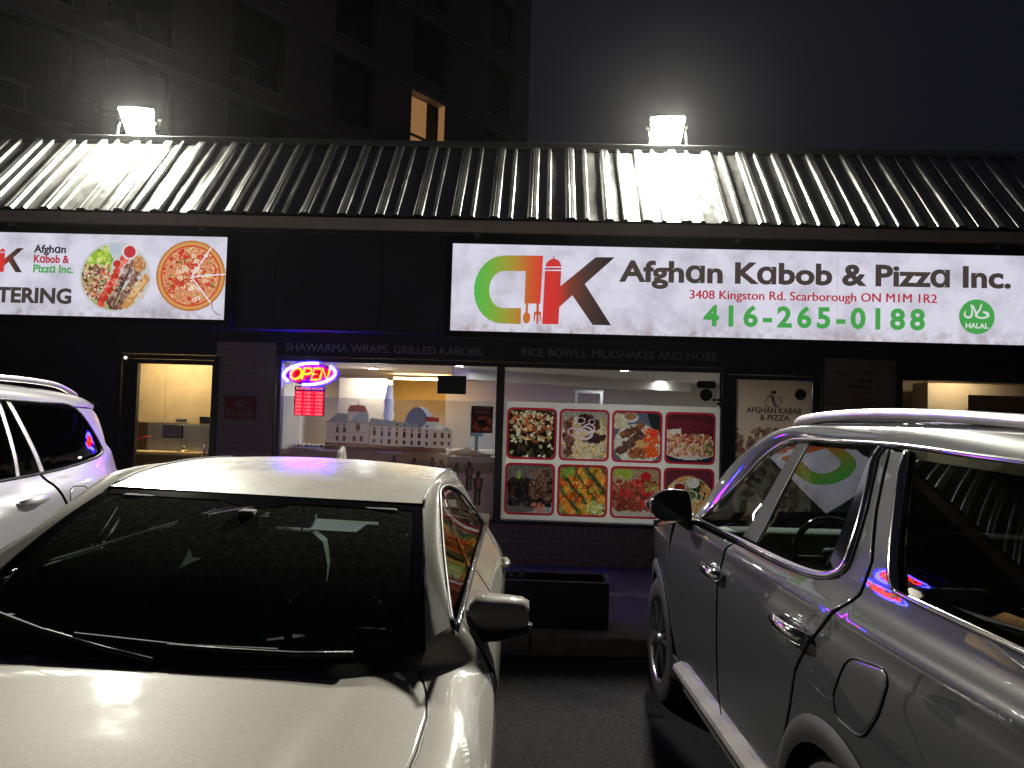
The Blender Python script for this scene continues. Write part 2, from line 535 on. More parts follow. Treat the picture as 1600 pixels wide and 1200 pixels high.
principled('leaf', (0.05, 0.08, 0.04), 0.6)
principled('room_white', (0.66, 0.63, 0.58), 0.7, var=0.05, vscale=2)
principled('room_beige', (0.50, 0.40, 0.28), 0.7, var=0.08, vscale=3)
principled('room_yellow', (0.75, 0.50, 0.13), 0.6, var=0.12, vscale=2.5)
principled('room_floor', (0.18, 0.16, 0.14), 0.4)
principled('plywood', (0.62, 0.46, 0.24), 0.7, var=0.16, vscale=4.5)
principled('stainless', (0.42, 0.42, 0.43), 0.35, metal=0.8, var=0.12, vscale=5)
principled('oven_grey', (0.10, 0.105, 0.115), 0.6)
principled('dark_board', (0.006, 0.008, 0.009), 0.4)
principled('plastic_wrap', (0.85, 0.82, 0.75), 0.25, bump=0.9, bscale=24)
principled('screen_teal', (0.16, 0.26, 0.30), 0.5)
principled('brass', (0.55, 0.40, 0.18), 0.3, metal=0.9)
principled('paper', (0.72, 0.64, 0.58), 0.7)
principled('yellow_label', (0.70, 0.52, 0.15), 0.6)
principled('red_plastic', (0.45, 0.02, 0.05), 0.4)
principled('sticker_black', (0.012, 0.008, 0.014), 0.5)
principled('flood_housing', (0.30, 0.30, 0.30), 0.45, metal=0.5)
principled('sign_frame', (0.012, 0.012, 0.015), 0.35)
principled('galvanised', (0.45, 0.45, 0.43), 0.45, metal=0.7)
emitter('flood_lens', (1.0, 0.965, 0.83), FLOOD)
emitter('downlight_lens', (0.94, 0.98, 1.0), 480.0)
emitter('kitchen_lamp', (1.0, 0.66, 0.28), 40.0)
emitter('warm_lamp', (1.0, 0.83, 0.56), 32.0)
emitter('pinhole_led', (1.0, 0.95, 0.9), 6.0)
emitter('neon_yellow', (1.0, 0.62, 0.02), 1.7)
emitter('neon_red', (1.0, 0.0008, 0.004), 60.0)
emitter('neon_blue', (0.0018, 0.0003, 1.0), 330.0)
emitter('neon_white', (0.80, 0.80, 1.0), 4.0)
emitter('led_red', (1.0, 0.006, 0.045), 1.5)
emitter('led_red_bright', (1.0, 0.22, 0.20), 1.4)
emitter('ink_dark', tuple(SIGN * v for v in lin((76, 66, 62))), 0.95)
emitter('ink_black_lit', tuple(SIGN * v for v in lin((56, 52, 60))), 0.95)
emitter('ink_red', tuple(SIGN * v for v in lin((190, 52, 68))), 0.95)
emitter('ink_green', tuple(SIGN * v for v in lin((78, 172, 84))), 0.95)
emitter('ink_white', tuple(SIGN * v for v in lin((226, 236, 230))), 0.95)
print_mat('sign_print', SIGN)
film_mat('window_film', 0.85)
glass_mat('shop_glass', (0.93, 0.94, 0.93), 0.0, 1.45)

def sign_face_mat():
    """Backlit vinyl: uneven white with faint grey stains and grime along the bottom edge."""
    m = bpy.data.materials.new('sign_face'); m.use_nodes = True
    nt = m.node_tree; nt.nodes.clear()
    o = nt.nodes.new('ShaderNodeOutputMaterial'); e = nt.nodes.new('ShaderNodeEmission')
    tc = nt.nodes.new('ShaderNodeTexCoord')
    n = nt.nodes.new('ShaderNodeTexNoise'); n.inputs['Scale'].default_value = 2.6; n.inputs['Detail'].default_value = 8; n.inputs['Roughness'].default_value = 0.62
    nt.links.new(tc.outputs['Object'], n.inputs['Vector'])
    r = nt.nodes.new('ShaderNodeValToRGB')
    r.color_ramp.elements[0].position = 0.30; r.color_ramp.elements[0].color = (*lin((192, 188, 203)), 1)
    r.color_ramp.elements[1].position = 0.56; r.color_ramp.elements[1].color = (*lin((228, 226, 242)), 1)
    nt.links.new(n.outputs['Fac'], r.inputs[0])
    n2 = nt.nodes.new('ShaderNodeTexNoise'); n2.inputs['Scale'].default_value = 9.0; n2.inputs['Detail'].default_value = 6; n2.inputs['Roughness'].default_value = 0.7
    nt.links.new(tc.outputs['Object'], n2.inputs['Vector'])
    sep = nt.nodes.new('ShaderNodeSeparateXYZ'); nt.links.new(tc.outputs['Object'], sep.inputs[0])
    lowz = nt.nodes.new('ShaderNodeMapRange'); lowz.inputs['From Min'].default_value = 0.20; lowz.inputs['From Max'].default_value = 0.0
    nt.links.new(sep.outputs['Z'], lowz.inputs['Value'])
    mul = nt.nodes.new('ShaderNodeMath'); mul.operation = 'MULTIPLY'
    nt.links.new(lowz.outputs[0], mul.inputs[0])
    st = nt.nodes.new('ShaderNodeMapRange'); st.inputs['From Min'].default_value = 0.42; st.inputs['From Max'].default_value = 0.75
    nt.links.new(n2.outputs['Fac'], st.inputs['Value']); nt.links.new(st.outputs[0], mul.inputs[1])
    mx = nt.nodes.new('ShaderNodeMix'); mx.data_type = 'RGBA'; mx.inputs['B'].default_value = (*lin((150, 128, 118)), 1)
    nt.links.new(mul.outputs[0], mx.inputs['Factor']); nt.links.new(r.outputs[0], mx.inputs['A'])
    nt.links.new(mx.outputs['Result'], e.inputs[0]); e.inputs[1].default_value = SIGN
    nt.links.new(e.outputs[0], o.inputs[0])
    MATS['sign_face'] = m
sign_face_mat()

# ------------------------------------------------------------------ ground
def ground_z(x):
    return float(np.interp(x, [-60, -8, -0.2, 0.9, 60], [0.18, 0.18, -0.021, 0.0, 0.0]))
gx = [-120, -60, -8, -4, -2, -1, -0.2, 0.3, 0.9, 4, 12, 60, 120]; gy = [-60, -10, 0, 5.69]
V = [(x, y, ground_z(x)) for y in gy for x in gx]; n = len(gx)
F = [(j * n + i, j * n + i + 1, (j + 1) * n + i + 1, (j + 1) * n + i) for j in range(len(gy) - 1) for i in range(n - 1)]
tag(mesh('parking_lot', V, F, 'asphalt', smooth=True), kind='structure')
tag(mesh('ground', [(-160, -80, -0.06), (160, -80, -0.06), (160, 160, -0.06), (-160, 160, -0.06)], [(0, 1, 2, 3)], 'asphalt'), kind='structure')
sw = empty('sidewalk', (0, 5.7, 0)); tag(sw, kind='structure')
for i in range(12):
    x0 = -9.0 + i * 1.5
    box('slab', (x0 + 0.004, 5.86, -0.05), (x0 + 1.496, 8.42, 0.12 + 0.001 * (i % 2)), 'concrete', sw, bevel=0.006)
for i in range(8):
    x0 = -9.0 + i * 2.25
    box('kerb_stone', (x0 + 0.004, 5.70, -0.05), (x0 + 2.246, 5.855, 0.124), 'kerb_concrete', sw, bevel=0.015)

# ------------------------------------------------------------------ apartment building behind
AP0 = np.array([-6.209, 24.307]); AD = np.array([0.573, 0.819]); AN = np.array([0.819, -0.573])   # along the wall, out of the wall
def apt(t, d, z): p = AP0 + AD * t + AN * d; return (p[0], p[1], z)
ab = empty('apartment_building', (-6.2, 24.3, 0), 'dark brown brick apartment block with rows of windows behind the shop roof', 'building')
def apt_box(name, t0, t1, d0, d1, z0, z1, m, parent):
    V = [apt(t, d, z) for t in (t0, t1) for d in (d0, d1) for z in (z0, z1)]
    return mesh(name, V, [(0, 1, 3, 2), (4, 6, 7, 5), (0, 4, 5, 1), (2, 3, 7, 6), (0, 2, 6, 4), (1, 5, 7, 3)], m, parent)
ROWS = [10.35 + 2.75 * k for k in range(-2, 5)]            # window heads
COLS = [-16.4, -12.9, -9.4, -6.93, -3.6, 0.0, 3.5, 7.7]
TOPZ = 24.0
WID = 1.75; HGT = 2.12
# wall built as horizontal bands and piers round real openings
cuts = sorted([(c - WID / 2, c + WID / 2) for c in COLS])
T0, T1 = -19.0, 9.6
z_prev = 0.0
for r in ROWS:
    apt_box('brick_band', T0, T1, -0.35, 0.0, z_prev, r - HGT, 'apartment_brick', ab)
    t_prev = T0
    for a, b in cuts + [(T1, None)]:
        apt_box('brick_pier', t_prev, a, -0.35, 0.0, r - HGT, r, 'apartment_brick', ab)
        t_prev = b
    apt_box('concrete_band', T0, T1, -0.33, 0.03, r, r + 0.14, 'apartment_concrete', ab)
    z_prev = r + 0.14
apt_box('brick_band', T0, T1, -0.35, 0.0, z_prev, TOPZ, 'apartment_brick', ab)
apt_box('core', T0, T1, -9.0, -1.0, 0.0, TOPZ - 0.1, 'apartment_brick', ab)
apt_box('end_wall', T1 - 0.35, T1, -9.0, -0.35, 0.0, TOPZ - 0.02, 'apartment_brick', ab)
for ci, c in enumerate(COLS):
    for ri, r in enumerate(ROWS[1:6]):
        lit = (ci == 6 and ri == 2)
        w = empty('window', (0, 0, 0)); w.parent = ab
        w.location = -np.array(ab.location)
        z0 = r - HGT
        def part(name, t0, t1, d0, d1, za, zb, m):
            V = [apt(t, d, z) for t in (t0, t1) for d in (d0, d1) for z in (za, zb)]
            return mesh(name, V, [(0, 1, 3, 2), (4, 6, 7, 5), (0, 4, 5, 1), (2, 3, 7, 6), (0, 2, 6, 4), (1, 5, 7, 3)], m, w, local=True)
        a, b = c - WID / 2, c + WID / 2
        if lit:
            part('room_back', a, b, -0.95, -0.90, z0, r, 'room_beige')
            nf = 22
            VV = []; FF = []
            for i in range(nf + 1):
                t = a + 0.06 + (WID * 0.56) * i / nf
                for z in (z0 + 0.05, r - 0.06): VV.append(apt(t, -0.30 + 0.045 * math.sin(i * 2.1), z))
            for i in range(nf): FF.append((2 * i, 2 * i + 2, 2 * i + 3, 2 * i + 1))
            mesh('curtain', VV, FF, 'lit_window_glow', w, smooth=True, local=True)
            part('reveal', b - 0.03, b, -0.30, -0.02, z0 + 0.02, r, 'lit_window_glow')
        else:
            part('pane', a, b, -0.26, -0.24, z0 + 0.68, r, 'apartment_glass')
            part('pane', a, a + WID / 2 - 0.02, -0.25, -0.23, z0 + 0.05, z0 + 0.62, 'apartment_glass')
            part('pane', a + WID / 2 + 0.02, b, -0.25, -0.23, z0 + 0.05, z0 + 0.62, 'apartment_glass')
        part('frame', a, b, -0.26, -0.18, z0 + 0.61, z0 + 0.69, 'apartment_frame')
        part('frame', a + WID / 2 - 0.03, a + WID / 2 + 0.03, -0.25, -0.19, z0, z0 + 0.62, 'apartment_frame')
        part('sill', a - 0.05, b + 0.05, -0.2, 0.05, z0 - 0.08, z0 - 0.002, 'apartment_concrete')
        if (ci, ri) in ((5, 2), (3, 2), (1, 3)):
            part('air_conditioner', a + 0.08, a + 0.62, -0.2, 0.22, z0 + 0.06, z0 + 0.50, 'apartment_frame')
            part('grille', a + 0.13, a + 0.57, 0.221, 0.235, z0 + 0.11, z0 + 0.45, 'apartment_glass')

# ------------------------------------------------------------------ the shop building
WY = 8.40                                                     # plane of the shop front
shop = empty('shop_building', (0, WY, 0.12), 'single storey black brick shop with ribbed metal mansard roof', 'building')
XL, XR = -8.6, 8.6
# walls round the openings: door -4.56..-3.52, windows -2.90..2.07, side door 2.07..3.10, right window 3.86..7.2
boxes('wall', [((XL, WY, 0.12), (-4.64, WY + 0.2, 2.58)), ((-4.64, WY, 2.30), (-3.58, WY + 0.2, 2.58)),
               ((-3.58, WY + 0.02, 0.12), (-2.90, WY + 0.2, 2.58)), ((-2.90, WY, 2.315), (2.07, WY + 0.2, 2.58)),
               ((2.07, WY, 2.275), (3.10, WY + 0.2, 2.58)), ((3.10, WY + 0.02, 0.12), (3.86, WY + 0.2, 2.58)),
               ((3.86, WY, 2.29), (7.2, WY + 0.2, 2.58)), ((7.2, WY, 0.12), (XR, WY + 0.2, 2.58)),
               ((3.86, WY, 0.12), (7.2, WY + 0.2, 0.6))], 'black_wall', shop)
boxes('roof_deck', [((XL, WY, 2.62), (XR, 14.0, 2.70)), ((XL, 9.2, 2.70), (XR, 14.0, 4.70))], 'black_wall', shop)
boxes('rear_wall', [((XL, 13.6, 0.0), (XR, 13.8, 2.62)), ((XL, WY + 0.2, 0.0), (XL + 0.2, 13.6, 2.62)), ((XR - 0.2, WY + 0.2, 0.0), (XR, 13.6, 2.62))], 'room_white', shop)
# siding above the windows
for i in range(15):
    x0 = XL + i * 1.15
    x1 = min(x0 + 1.15, XR)
    box('siding_panel', (x0 + 0.002, 8.10, 2.60), (x1 - 0.002, 8.16, 3.62), 'black_siding', shop, bevel=0.003)
boxes('soffit', [((XL, 8.10, 2.575), (XR, WY, 2.598))], 'black_aluminium', shop)
boxes('siding_backing', [((XL, 8.165, 2.60), (XR, WY, 3.70))], 'black_wall', shop)
box('eave_trim', (XL, 7.97, 3.645), (XR, 8.098, 3.765), 'eave_brown', shop, bevel=0.008)
box('eave_ledge', (XL, 8.02, 3.60), (XR, 8.099, 3.642), 'black_aluminium', shop, bevel=0.004)
# ribbed mansard
E0 = np.array([7.93, 3.775]); E1 = np.array([9.0, 4.90])
ES = E1 - E0; EL = np.linalg.norm(ES); EN = np.array([-ES[1], ES[0]]) / EL
roof = boxes('metal_roof', [((XL, 8.30, 3.75), (XR, 9.1, 3.79)), ((XL, 8.95, 3.79), (XR, 9.1, 4.86))], 'black_wall', shop)
PW = 0.40
prof = [(0, 0), (0.040, 0), (0.056, 0.026), (0.088, 0.030), (0.097, 0.023), (0.106, 0.030), (0.140, 0.026), (0.156, 0), (0.240, 0), (0.252, 0.025), (0.282, 0.025), (0.294, 0), (0.34, 0.0), (PW, 0)]
nst = 12
for i in range(int((XR - XL) / PW)):
    x0 = XL + i * PW
    V = []; F = []
    tilt = rng.uniform(-0.010, 0.010); kh = rng.uniform(0.82, 1.12); ph = rng.uniform(0, 6.28)
    for j in range(nst + 1):
        t = j / nst
        for (u, hh) in prof:
            w = 0.0026 * math.sin(6.0 * t + ph + u * 9) + 0.0010 * math.sin(15 * t + 2 * ph - u * 21) + tilt * (u - PW / 2) * math.sin(math.pi * u / PW)
            q = E0 + ES * t + EN * (hh * kh + w)
            V.append((x0 + u, q[0], q[1]))
    k = len(prof)
    for j in range(nst):
        for a in range(k - 1): F.append((j * k + a, j * k + a + 1, (j + 1) * k + a + 1, (j + 1) * k + a))
    p = mesh('roof_panel', V, F, 'roof_metal', roof)
    sc_v = []; sc_f = []
    for t in (0.03, 0.52, 0.97):
        for u in (0.022, 0.318):
            q = E0 + ES * (t + rng.uniform(-0.012, 0.012)) + EN * 0.004
            c = np.array([x0 + u, q[0], q[1]]); b = len(sc_v)
            for a in range(6):
                an = a * math.pi / 3
                sc_v.append(c + 0.009 * np.array([math.cos(an), math.sin(an) * ES[0] / EL, math.sin(an) * ES[1] / EL]) + np.r_[0, EN * 0.006])
            sc_f.append(tuple(range(b, b + 6)))
    mesh('screw_heads', sc_v, sc_f, 'screw_steel', roof)['kind'] = 'stuff'
box('ridge_cap', (XL, 8.97, 4.895), (XR, 9.14, 4.965), 'ridge_metal', shop, bevel=0.006)
# brickwork
def bricks(parent, x0, x1, z0, z1, face, lh=0.084, lw=0.225, j=0.010, depth=0.05):
    k = 0; z = z0
    while z < z1 - 0.02:
        off = 0 if k % 2 == 0 else -lw / 2
        x = x0 + off
        h = min(lh, z1 - z)
        while x < x1 - 0.01:
            a, b = max(x, x0), min(x + lw, x1)
            if b - a > 0.03:
                pr = rng.uniform(-0.003, 0.003)
                o = brick_src.copy(); COL.objects.link(o); o.parent = parent
                o.location = np.array([(a + b) / 2, face + pr, z + h / 2]) - root_loc(parent)
                o.scale = (b - a - j, depth, h - j)
            x += lw
        z += lh; k += 1
brick_src = box('brick', (-0.5, 0, -0.5), (0.5, 1, 0.5), 'black_brick')
base = boxes('brick_base', [((-2.90, WY + 0.008, 0.12), (2.07, WY + 0.2, 0.565))], 'mortar', shop)
bricks(base, -2.90, 2.07, 0.12, 0.43, WY - 0.004)
for i in range(66):
    x = -2.90 + i * 0.0753
    o = brick_src.copy(); COL.objects.link(o); o.parent = base
    o.location = np.array([x + 0.0376, WY - 0.004 + rng.uniform(-0.003, 0.003), 0.498]) - root_loc(base); o.scale = (0.066, 0.05, 0.128)
pier = boxes('brick_pier', [((-3.575, WY + 0.008, 0.12), (-2.905, WY + 0.019, 2.45))], 'mortar', shop)
bricks(pier, -3.575, -2.905, 0.12, 2.45, WY - 0.004, depth=0.02)
pier2 = boxes('brick_pier', [((3.105, WY + 0.008, 0.12), (3.855, WY + 0.019, 2.45))], 'mortar', shop)
bricks(pier2, 3.105, 3.855, 1.0, 2.45, WY - 0.004, depth=0.02)
bpy.data.objects.remove(brick_src)
# shop windows
def window(x0, x1, z0, z1, fw=0.05, mull=()):
    w = boxes('window', [((x0 - fw, WY - 0.01, z0 - fw), (x0, WY + 0.10, z1 + fw)), ((x1, WY - 0.01, z0 - fw), (x1 + fw, WY + 0.10, z1 + fw)),
                         ((x0, WY - 0.01, z1), (x1, WY + 0.10, z1 + fw)), ((x0, WY - 0.01, z0 - fw), (x1, WY + 0.10, z0))] +
              [((a, WY - 0.012, z0), (b, WY + 0.098, z1)) for a, b in mull], 'black_aluminium', shop)
    e = [x0] + [v for m_ in mull for v in m_] + [x1]
    for i in range(0, len(e), 2):
        mesh('pane', [(e[i], WY + 0.03, z0), (e[i + 1], WY + 0.03, z0), (e[i + 1], WY + 0.03, z1), (e[i], WY + 0.03, z1)], [(0, 1, 2, 3)], 'shop_glass', w)
    return w
window(-2.83, 2.0, 0.595, 2.255, mull=((-0.447, -0.362),))
box('window_sill', (-2.93, WY - 0.05, 0.566), (2.08, WY - 0.014, 0.592), 'black_aluminium', shop, bevel=0.004)
window(3.93, 7.1, 0.66, 2.235)
# door on the left: frame, leaf, pane, push bar
def door(x0, x1, z1, name='door'):
    d = boxes(name, [((x0 - 0.16, WY - 0.02, 0.12), (x0 - 0.10, WY + 0.10, z1 + 0.10)), ((x1 + 0.02, WY - 0.02, 0.12), (x1 + 0.08, WY + 0.10, z1 + 0.10)),
                     ((x0 - 0.10, WY - 0.02, z1 + 0.055), (x1 + 0.02, WY + 0.10, z1 + 0.10))], 'black_aluminium', shop)
    boxes('leaf_frame', [((x0 - 0.095, WY + 0.0, 0.13), (x0, WY + 0.06, z1 + 0.05)), ((x1, WY + 0.0, 0.13), (x1 + 0.015, WY + 0.06, z1 + 0.05)),
                         ((x0, WY + 0.0, z1), (x1, WY + 0.06, z1 + 0.05)), ((x0, WY + 0.0, 0.13), (x1, WY + 0.06, 0.36))], 'black_aluminium', d)
    mesh('pane', [(x0, WY + 0.03, 0.36), (x1, WY + 0.03, 0.36), (x1, WY + 0.03, z1), (x0, WY + 0.03, z1)], [(0, 1, 2, 3)], 'shop_glass', d)
    tube('handle', [(x1 - 0.02, WY - 0.05, 0.95), (x1 - 0.02, WY - 0.07, 1.0), (x1 - 0.02, WY - 0.07, 1.25), (x1 - 0.02, WY - 0.05, 1.3)], 0.012, 'galvanised', d)
    return d
door(-4.45, -3.61, 2.185)
door(2.16, 2.98, 2.19)
# faded window-head lettering
lettering('lettering', 'SHAWARMA WRAPS, GRILLED KABOBS,', -2.80, -0.60, 2.372, 0.085, WY - 0.004, 'faded_vinyl', shop, 0.022)
lettering('lettering', 'RICE BOWLS, MILKSHAKES AND MORE', -0.18, 1.94, 2.385, 0.085, WY - 0.004, 'faded_vinyl', shop, 0.022)

# ------------------------------------------------------------------ rooms behind the glass
boxes('room_shell', [((-3.45, 8.6, 2.34), (3.02, 13.6, 2.40)), ((3.10, 8.6, 2.44), (8.3, 13.6, 2.50)), ((-3.50, 8.62, 0.12), (-3.42, 13.6, 2.44)), ((3.02, 8.62, 0.12), (3.10, 13.6, 2.44))], 'room_white', shop)
mesh('bulkhead', [(x + dx, y + dy, z) for (x, y) in ((-0.9, 10.3), (2.5, 12.6)) for (dx, dy) in ((0.0, 0.0), (-0.28, 0.42)) for z in (2.20, 2.338)], [(0, 1, 3, 2), (4, 6, 7, 5), (0, 4, 5, 1), (2, 3, 7, 6), (0, 2, 6, 4), (1, 5, 7, 3)], 'room_white', shop)
boxes('room_floor', [((XL + 0.2, 8.62, 0.10), (XR - 0.2, 13.6, 0.13))], 'room_floor', shop)
boxes('back_partition', [((-3.42, 13.0, 0.13), (-2.62, 13.1, 2.338)), ((-1.55, 13.0, 0.13), (3.02, 13.1, 2.338)), ((-2.62, 13.0, 2.30), (-1.55, 13.1, 2.338))], 'room_white', shop)
boxes('kitchen_wall', [((-2.9, 13.42, 0.13), (-1.2, 13.5, 2.335))], 'room_yellow', shop)
boxes('beige_partition', [((-2.86, 11.0, 0.13), (-2.16, 11.08, 2.20)), ((-2.34, 11.2, 1.55), (-2.12, 11.3, 2.20))], 'room_beige', shop)
boxes('serving_counter', [((-3.3, 10.2, 0.13), (-0.3, 10.7, 1.25))], 'room_beige', shop)
boxes('kitchen_tube', [((-2.30, 12.2, 2.255), (-1.45, 12.28, 2.285))], 'kitchen_lamp', shop)
tag(boxes('glass_door_frame', [((0.54, 11.0, 0.13), (0.58, 11.05, 2.08)), ((0.90, 11.0, 0.13), (0.94, 11.05, 2.08)), ((0.54, 11.0, 2.08), (0.94, 11.05, 2.12))], 'stainless'),
    'grey metal frame standing in the room behind the food pictures', 'door frame')
def downlight(x, y, lab):
    d = empty('ceiling_light', (x, y, 2.34), lab, 'ceiling light', 'round ceiling lights in the shop')
    lathe('trim_ring', [(0.075, -0.004), (0.10, -0.012), (0.11, 0.0)], (x, y, 2.34), (0, 0, 1), 'room_white', d, n=24)
    mesh('lens', [(x + 0.075 * math.cos(a), y + 0.075 * math.sin(a), 2.334) for a in np.linspace(0, 2 * math.pi, 20, endpoint=False)], [tuple(range(20))[::-1]], 'downlight_lens', d)
downlight(-2.345, 10.85, 'round white ceiling light shining beside the glowing OPEN sign')
downlight(1.94, 12.25, 'bright round ceiling light deep in the room above the noodle picture')
downlight(-1.0, 9.7, 'unseen round ceiling light added above the mural window to brighten the room')  # extra light out of view, added to brighten the room
downlight(1.1, 9.7, 'unseen round ceiling light added above the food picture window to brighten the room')  # second hidden light, put in to fill the room with light
hs = empty('hanging_board', (-1.0, 8.9, 1.95), 'black rectangular board hanging inside the upper mural window', 'board')
box('board', (-1.163, 8.89, 1.955), (-0.827, 8.91, 2.17), 'dark_board', hs, bevel=0.003)
tube('hook', [(-0.99, 8.9, 2.17), (-0.985, 8.9, 2.22), (-0.985, 8.9, 2.338)], 0.004, 'galvanised', hs)
ov = empty('oven', (-1.46, 9.9, 0.13), 'arched grey oven hood seen dimly through the palace mural', 'oven')
arch = np.r_[circle(-1.50, 1.47, 0.165, 18, rz=0.33, a0=0, a1=math.pi), [[-1.665, 0.2], [-1.335, 0.2]]]
Vv = [(p[0], y, p[1]) for y in (9.6, 10.1) for p in arch]; k = len(arch)
mesh('hood', Vv, [tuple(range(k)), tuple(range(2 * k - 1, k - 1, -1))] + [(i, i + k, (i + 1) % k + k, (i + 1) % k) for i in range(k)], 'oven_grey', ov)
wr = lathe('wrapped_statue', [(0.02, 0.0), (0.09, 0.02), (0.10, 0.2), (0.055, 0.34), (0.085, 0.44), (0.06, 0.52), (0.075, 0.60), (0.05, 0.72), (0.045, 0.82), (0.0, 0.84)], (-2.02, 10.45, 1.25), (0, 0, 1), 'plastic_wrap', n=20)
tag(wr, 'tall white plastic wrapped ornament on the serving counter', 'ornament')
sc_ = empty('monitor', (-0.66, 9.3, 1.1), 'small grey monitor standing behind the mural window', 'monitor')
box('screen', (-0.80, 9.3, 1.46), (-0.64, 9.33, 1.78), 'screen_teal', sc_, bevel=0.006)
box('stand', (-0.74, 9.31, 1.25), (-0.70, 9.33, 1.47), 'oven_grey', sc_)
box('base', (-0.95, 9.22, 1.22), (-0.55, 9.45, 1.25), 'oven_grey', sc_, bevel=0.006)
tag(box('back_counter', (-1.05, 9.15, 0.13), (-0.46, 9.6, 1.218), 'room_white', bevel=0.01), 'white counter carrying the small monitor behind the mural', 'counter')
# room behind the left door
boxes('store_shell', [((-6.2, 10.3, 0.13), (-3.51, 10.36, 2.56)), ((-6.2, 8.62, 2.50), (-3.51, 10.3, 2.56)), ((-6.25, 8.62, 0.13), (-6.2, 10.3, 2.56))], 'room_beige', shop)
pw = empty('plywood_screen', (-4.4, 9.3, 1.4), 'stained plywood board filling the upper half of the door view', 'board')
box('sheet', (-5.02, 9.30, 1.512), (-4.57, 9.33, 2.42), 'plywood', pw)
box('sheet', (-4.566, 9.30, 1.512), (-3.93, 9.33, 2.42), 'plywood', pw)
box('edge_strip', (-3.928, 9.295, 1.51), (-3.89, 9.335, 2.42), 'paper', pw)
box('switch_box', (-4.12, 9.285, 1.52), (-4.00, 9.299, 1.60), 'dark_board', pw)
box('latch', (-4.42, 9.285, 1.545), (-4.28, 9.299, 1.568), 'oven_grey', pw, bevel=0.006)
tag(box('steel_panel', (-4.72, 9.20, 1.18), (-3.93, 9.23, 1.50), 'stainless', bevel=0.004), 'grey stainless steel splash panel below the plywood board', 'panel')
ct = empty('counter', (-4.4, 9.05, 0.13), 'cream counter top behind the left glass door', 'counter')
box('top', (-5.0, 8.95, 1.13), (-3.95, 9.18, 1.18), 'plywood', ct, bevel=0.012)
box('front', (-4.98, 8.99, 0.13), (-3.97, 9.16, 1.128), 'plywood', ct)
bl = empty('call_bell', (-4.18, 9.03, 1.18), 'small brass bell on the counter behind the left door', 'bell')
lathe('dome', [(0.075, 0.0), (0.075, 0.008), (0.05, 0.022), (0.0, 0.03)], (-4.18, 9.03, 1.181), (0, 0, 1), 'brass', bl, n=20)
lathe('knob', [(0.0, 0.028), (0.012, 0.032), (0.016, 0.05), (0.010, 0.065), (0.0, 0.07)], (-4.18, 9.03, 1.181), (0, 0, 1), 'brass', bl, n=14)
bt = empty('sauce_bottle', (-4.80, 9.05, 1.18), 'small bottle with yellow label and red cap behind the left door', 'bottle')
lathe('bottle', [(0.0, 0.0), (0.035, 0.0), (0.037, 0.09), (0.03, 0.12), (0.014, 0.15), (0.014, 0.17)], (-4.80, 9.05, 1.182), (0, 0, 1), 'oven_grey', bt, n=16)
lathe('label_band', [(0.0385, 0.02), (0.0385, 0.085)], (-4.80, 9.05, 1.182), (0, 0, 1), 'yellow_label', bt, n=16)
lathe('cap', [(0.018, 0.165), (0.018, 0.19), (0.0, 0.195)], (-4.80, 9.05, 1.182), (0, 0, 1), 'red_plastic', bt, n=12)
tag(tube('red_cord', [(-4.77, 9.02, 1.29), (-4.72, 9.0, 1.32), (-4.64, 9.0, 1.345), (-4.58, 9.02, 1.35)], 0.008, 'red_plastic'), 'thin red cord beside the sauce bottle', 'cord')
sl = empty('store_lamp', (-4.3, 8.9, 2.5), 'ceiling lamp inside the left door lighting the plywood', 'ceiling light')
box('diffuser', (-4.75, 8.72, 2.47), (-3.85, 8.92, 2.498), 'warm_lamp', sl)
# room behind the right window
boxes('dining_backdrop', [((3.12, 10.8, 0.13), (8.3, 10.9, 2.44))], 'room_beige', shop)
boxes('dining_column', [((4.95, 9.9, 0.13), (5.45, 10.3, 2.30)), ((5.45, 9.9, 2.16), (8.2, 10.3, 2.30))], 'room_beige', shop)
rl = empty('cove_lamp', (5.6, 9.6, 2.4), 'warm lamp glowing on the column in the right window', 'ceiling light')
box('tube', (4.9, 9.55, 2.38), (5.5, 9.62, 2.41), 'warm_lamp', rl)
tag(lathe('wall_spot', [(0.0, 0.0), (0.02, 0.0), (0.02, 0.01), (0.0, 0.012)], (4.12, 10.79, 2.02), (0, -1, 0), 'pinhole_led', n=12), 'tiny bright pilot light in the dark right window', 'light')
tag(lathe('door_chime', [(0.0, 0.0), (0.014, 0.0), (0.014, 0.008), (0.0, 0.010)], (-4.583, WY - 0.021, 2.242), (0, -1, 0), 'pinhole_led', n=12), 'tiny white point light at the left door corner', 'light')

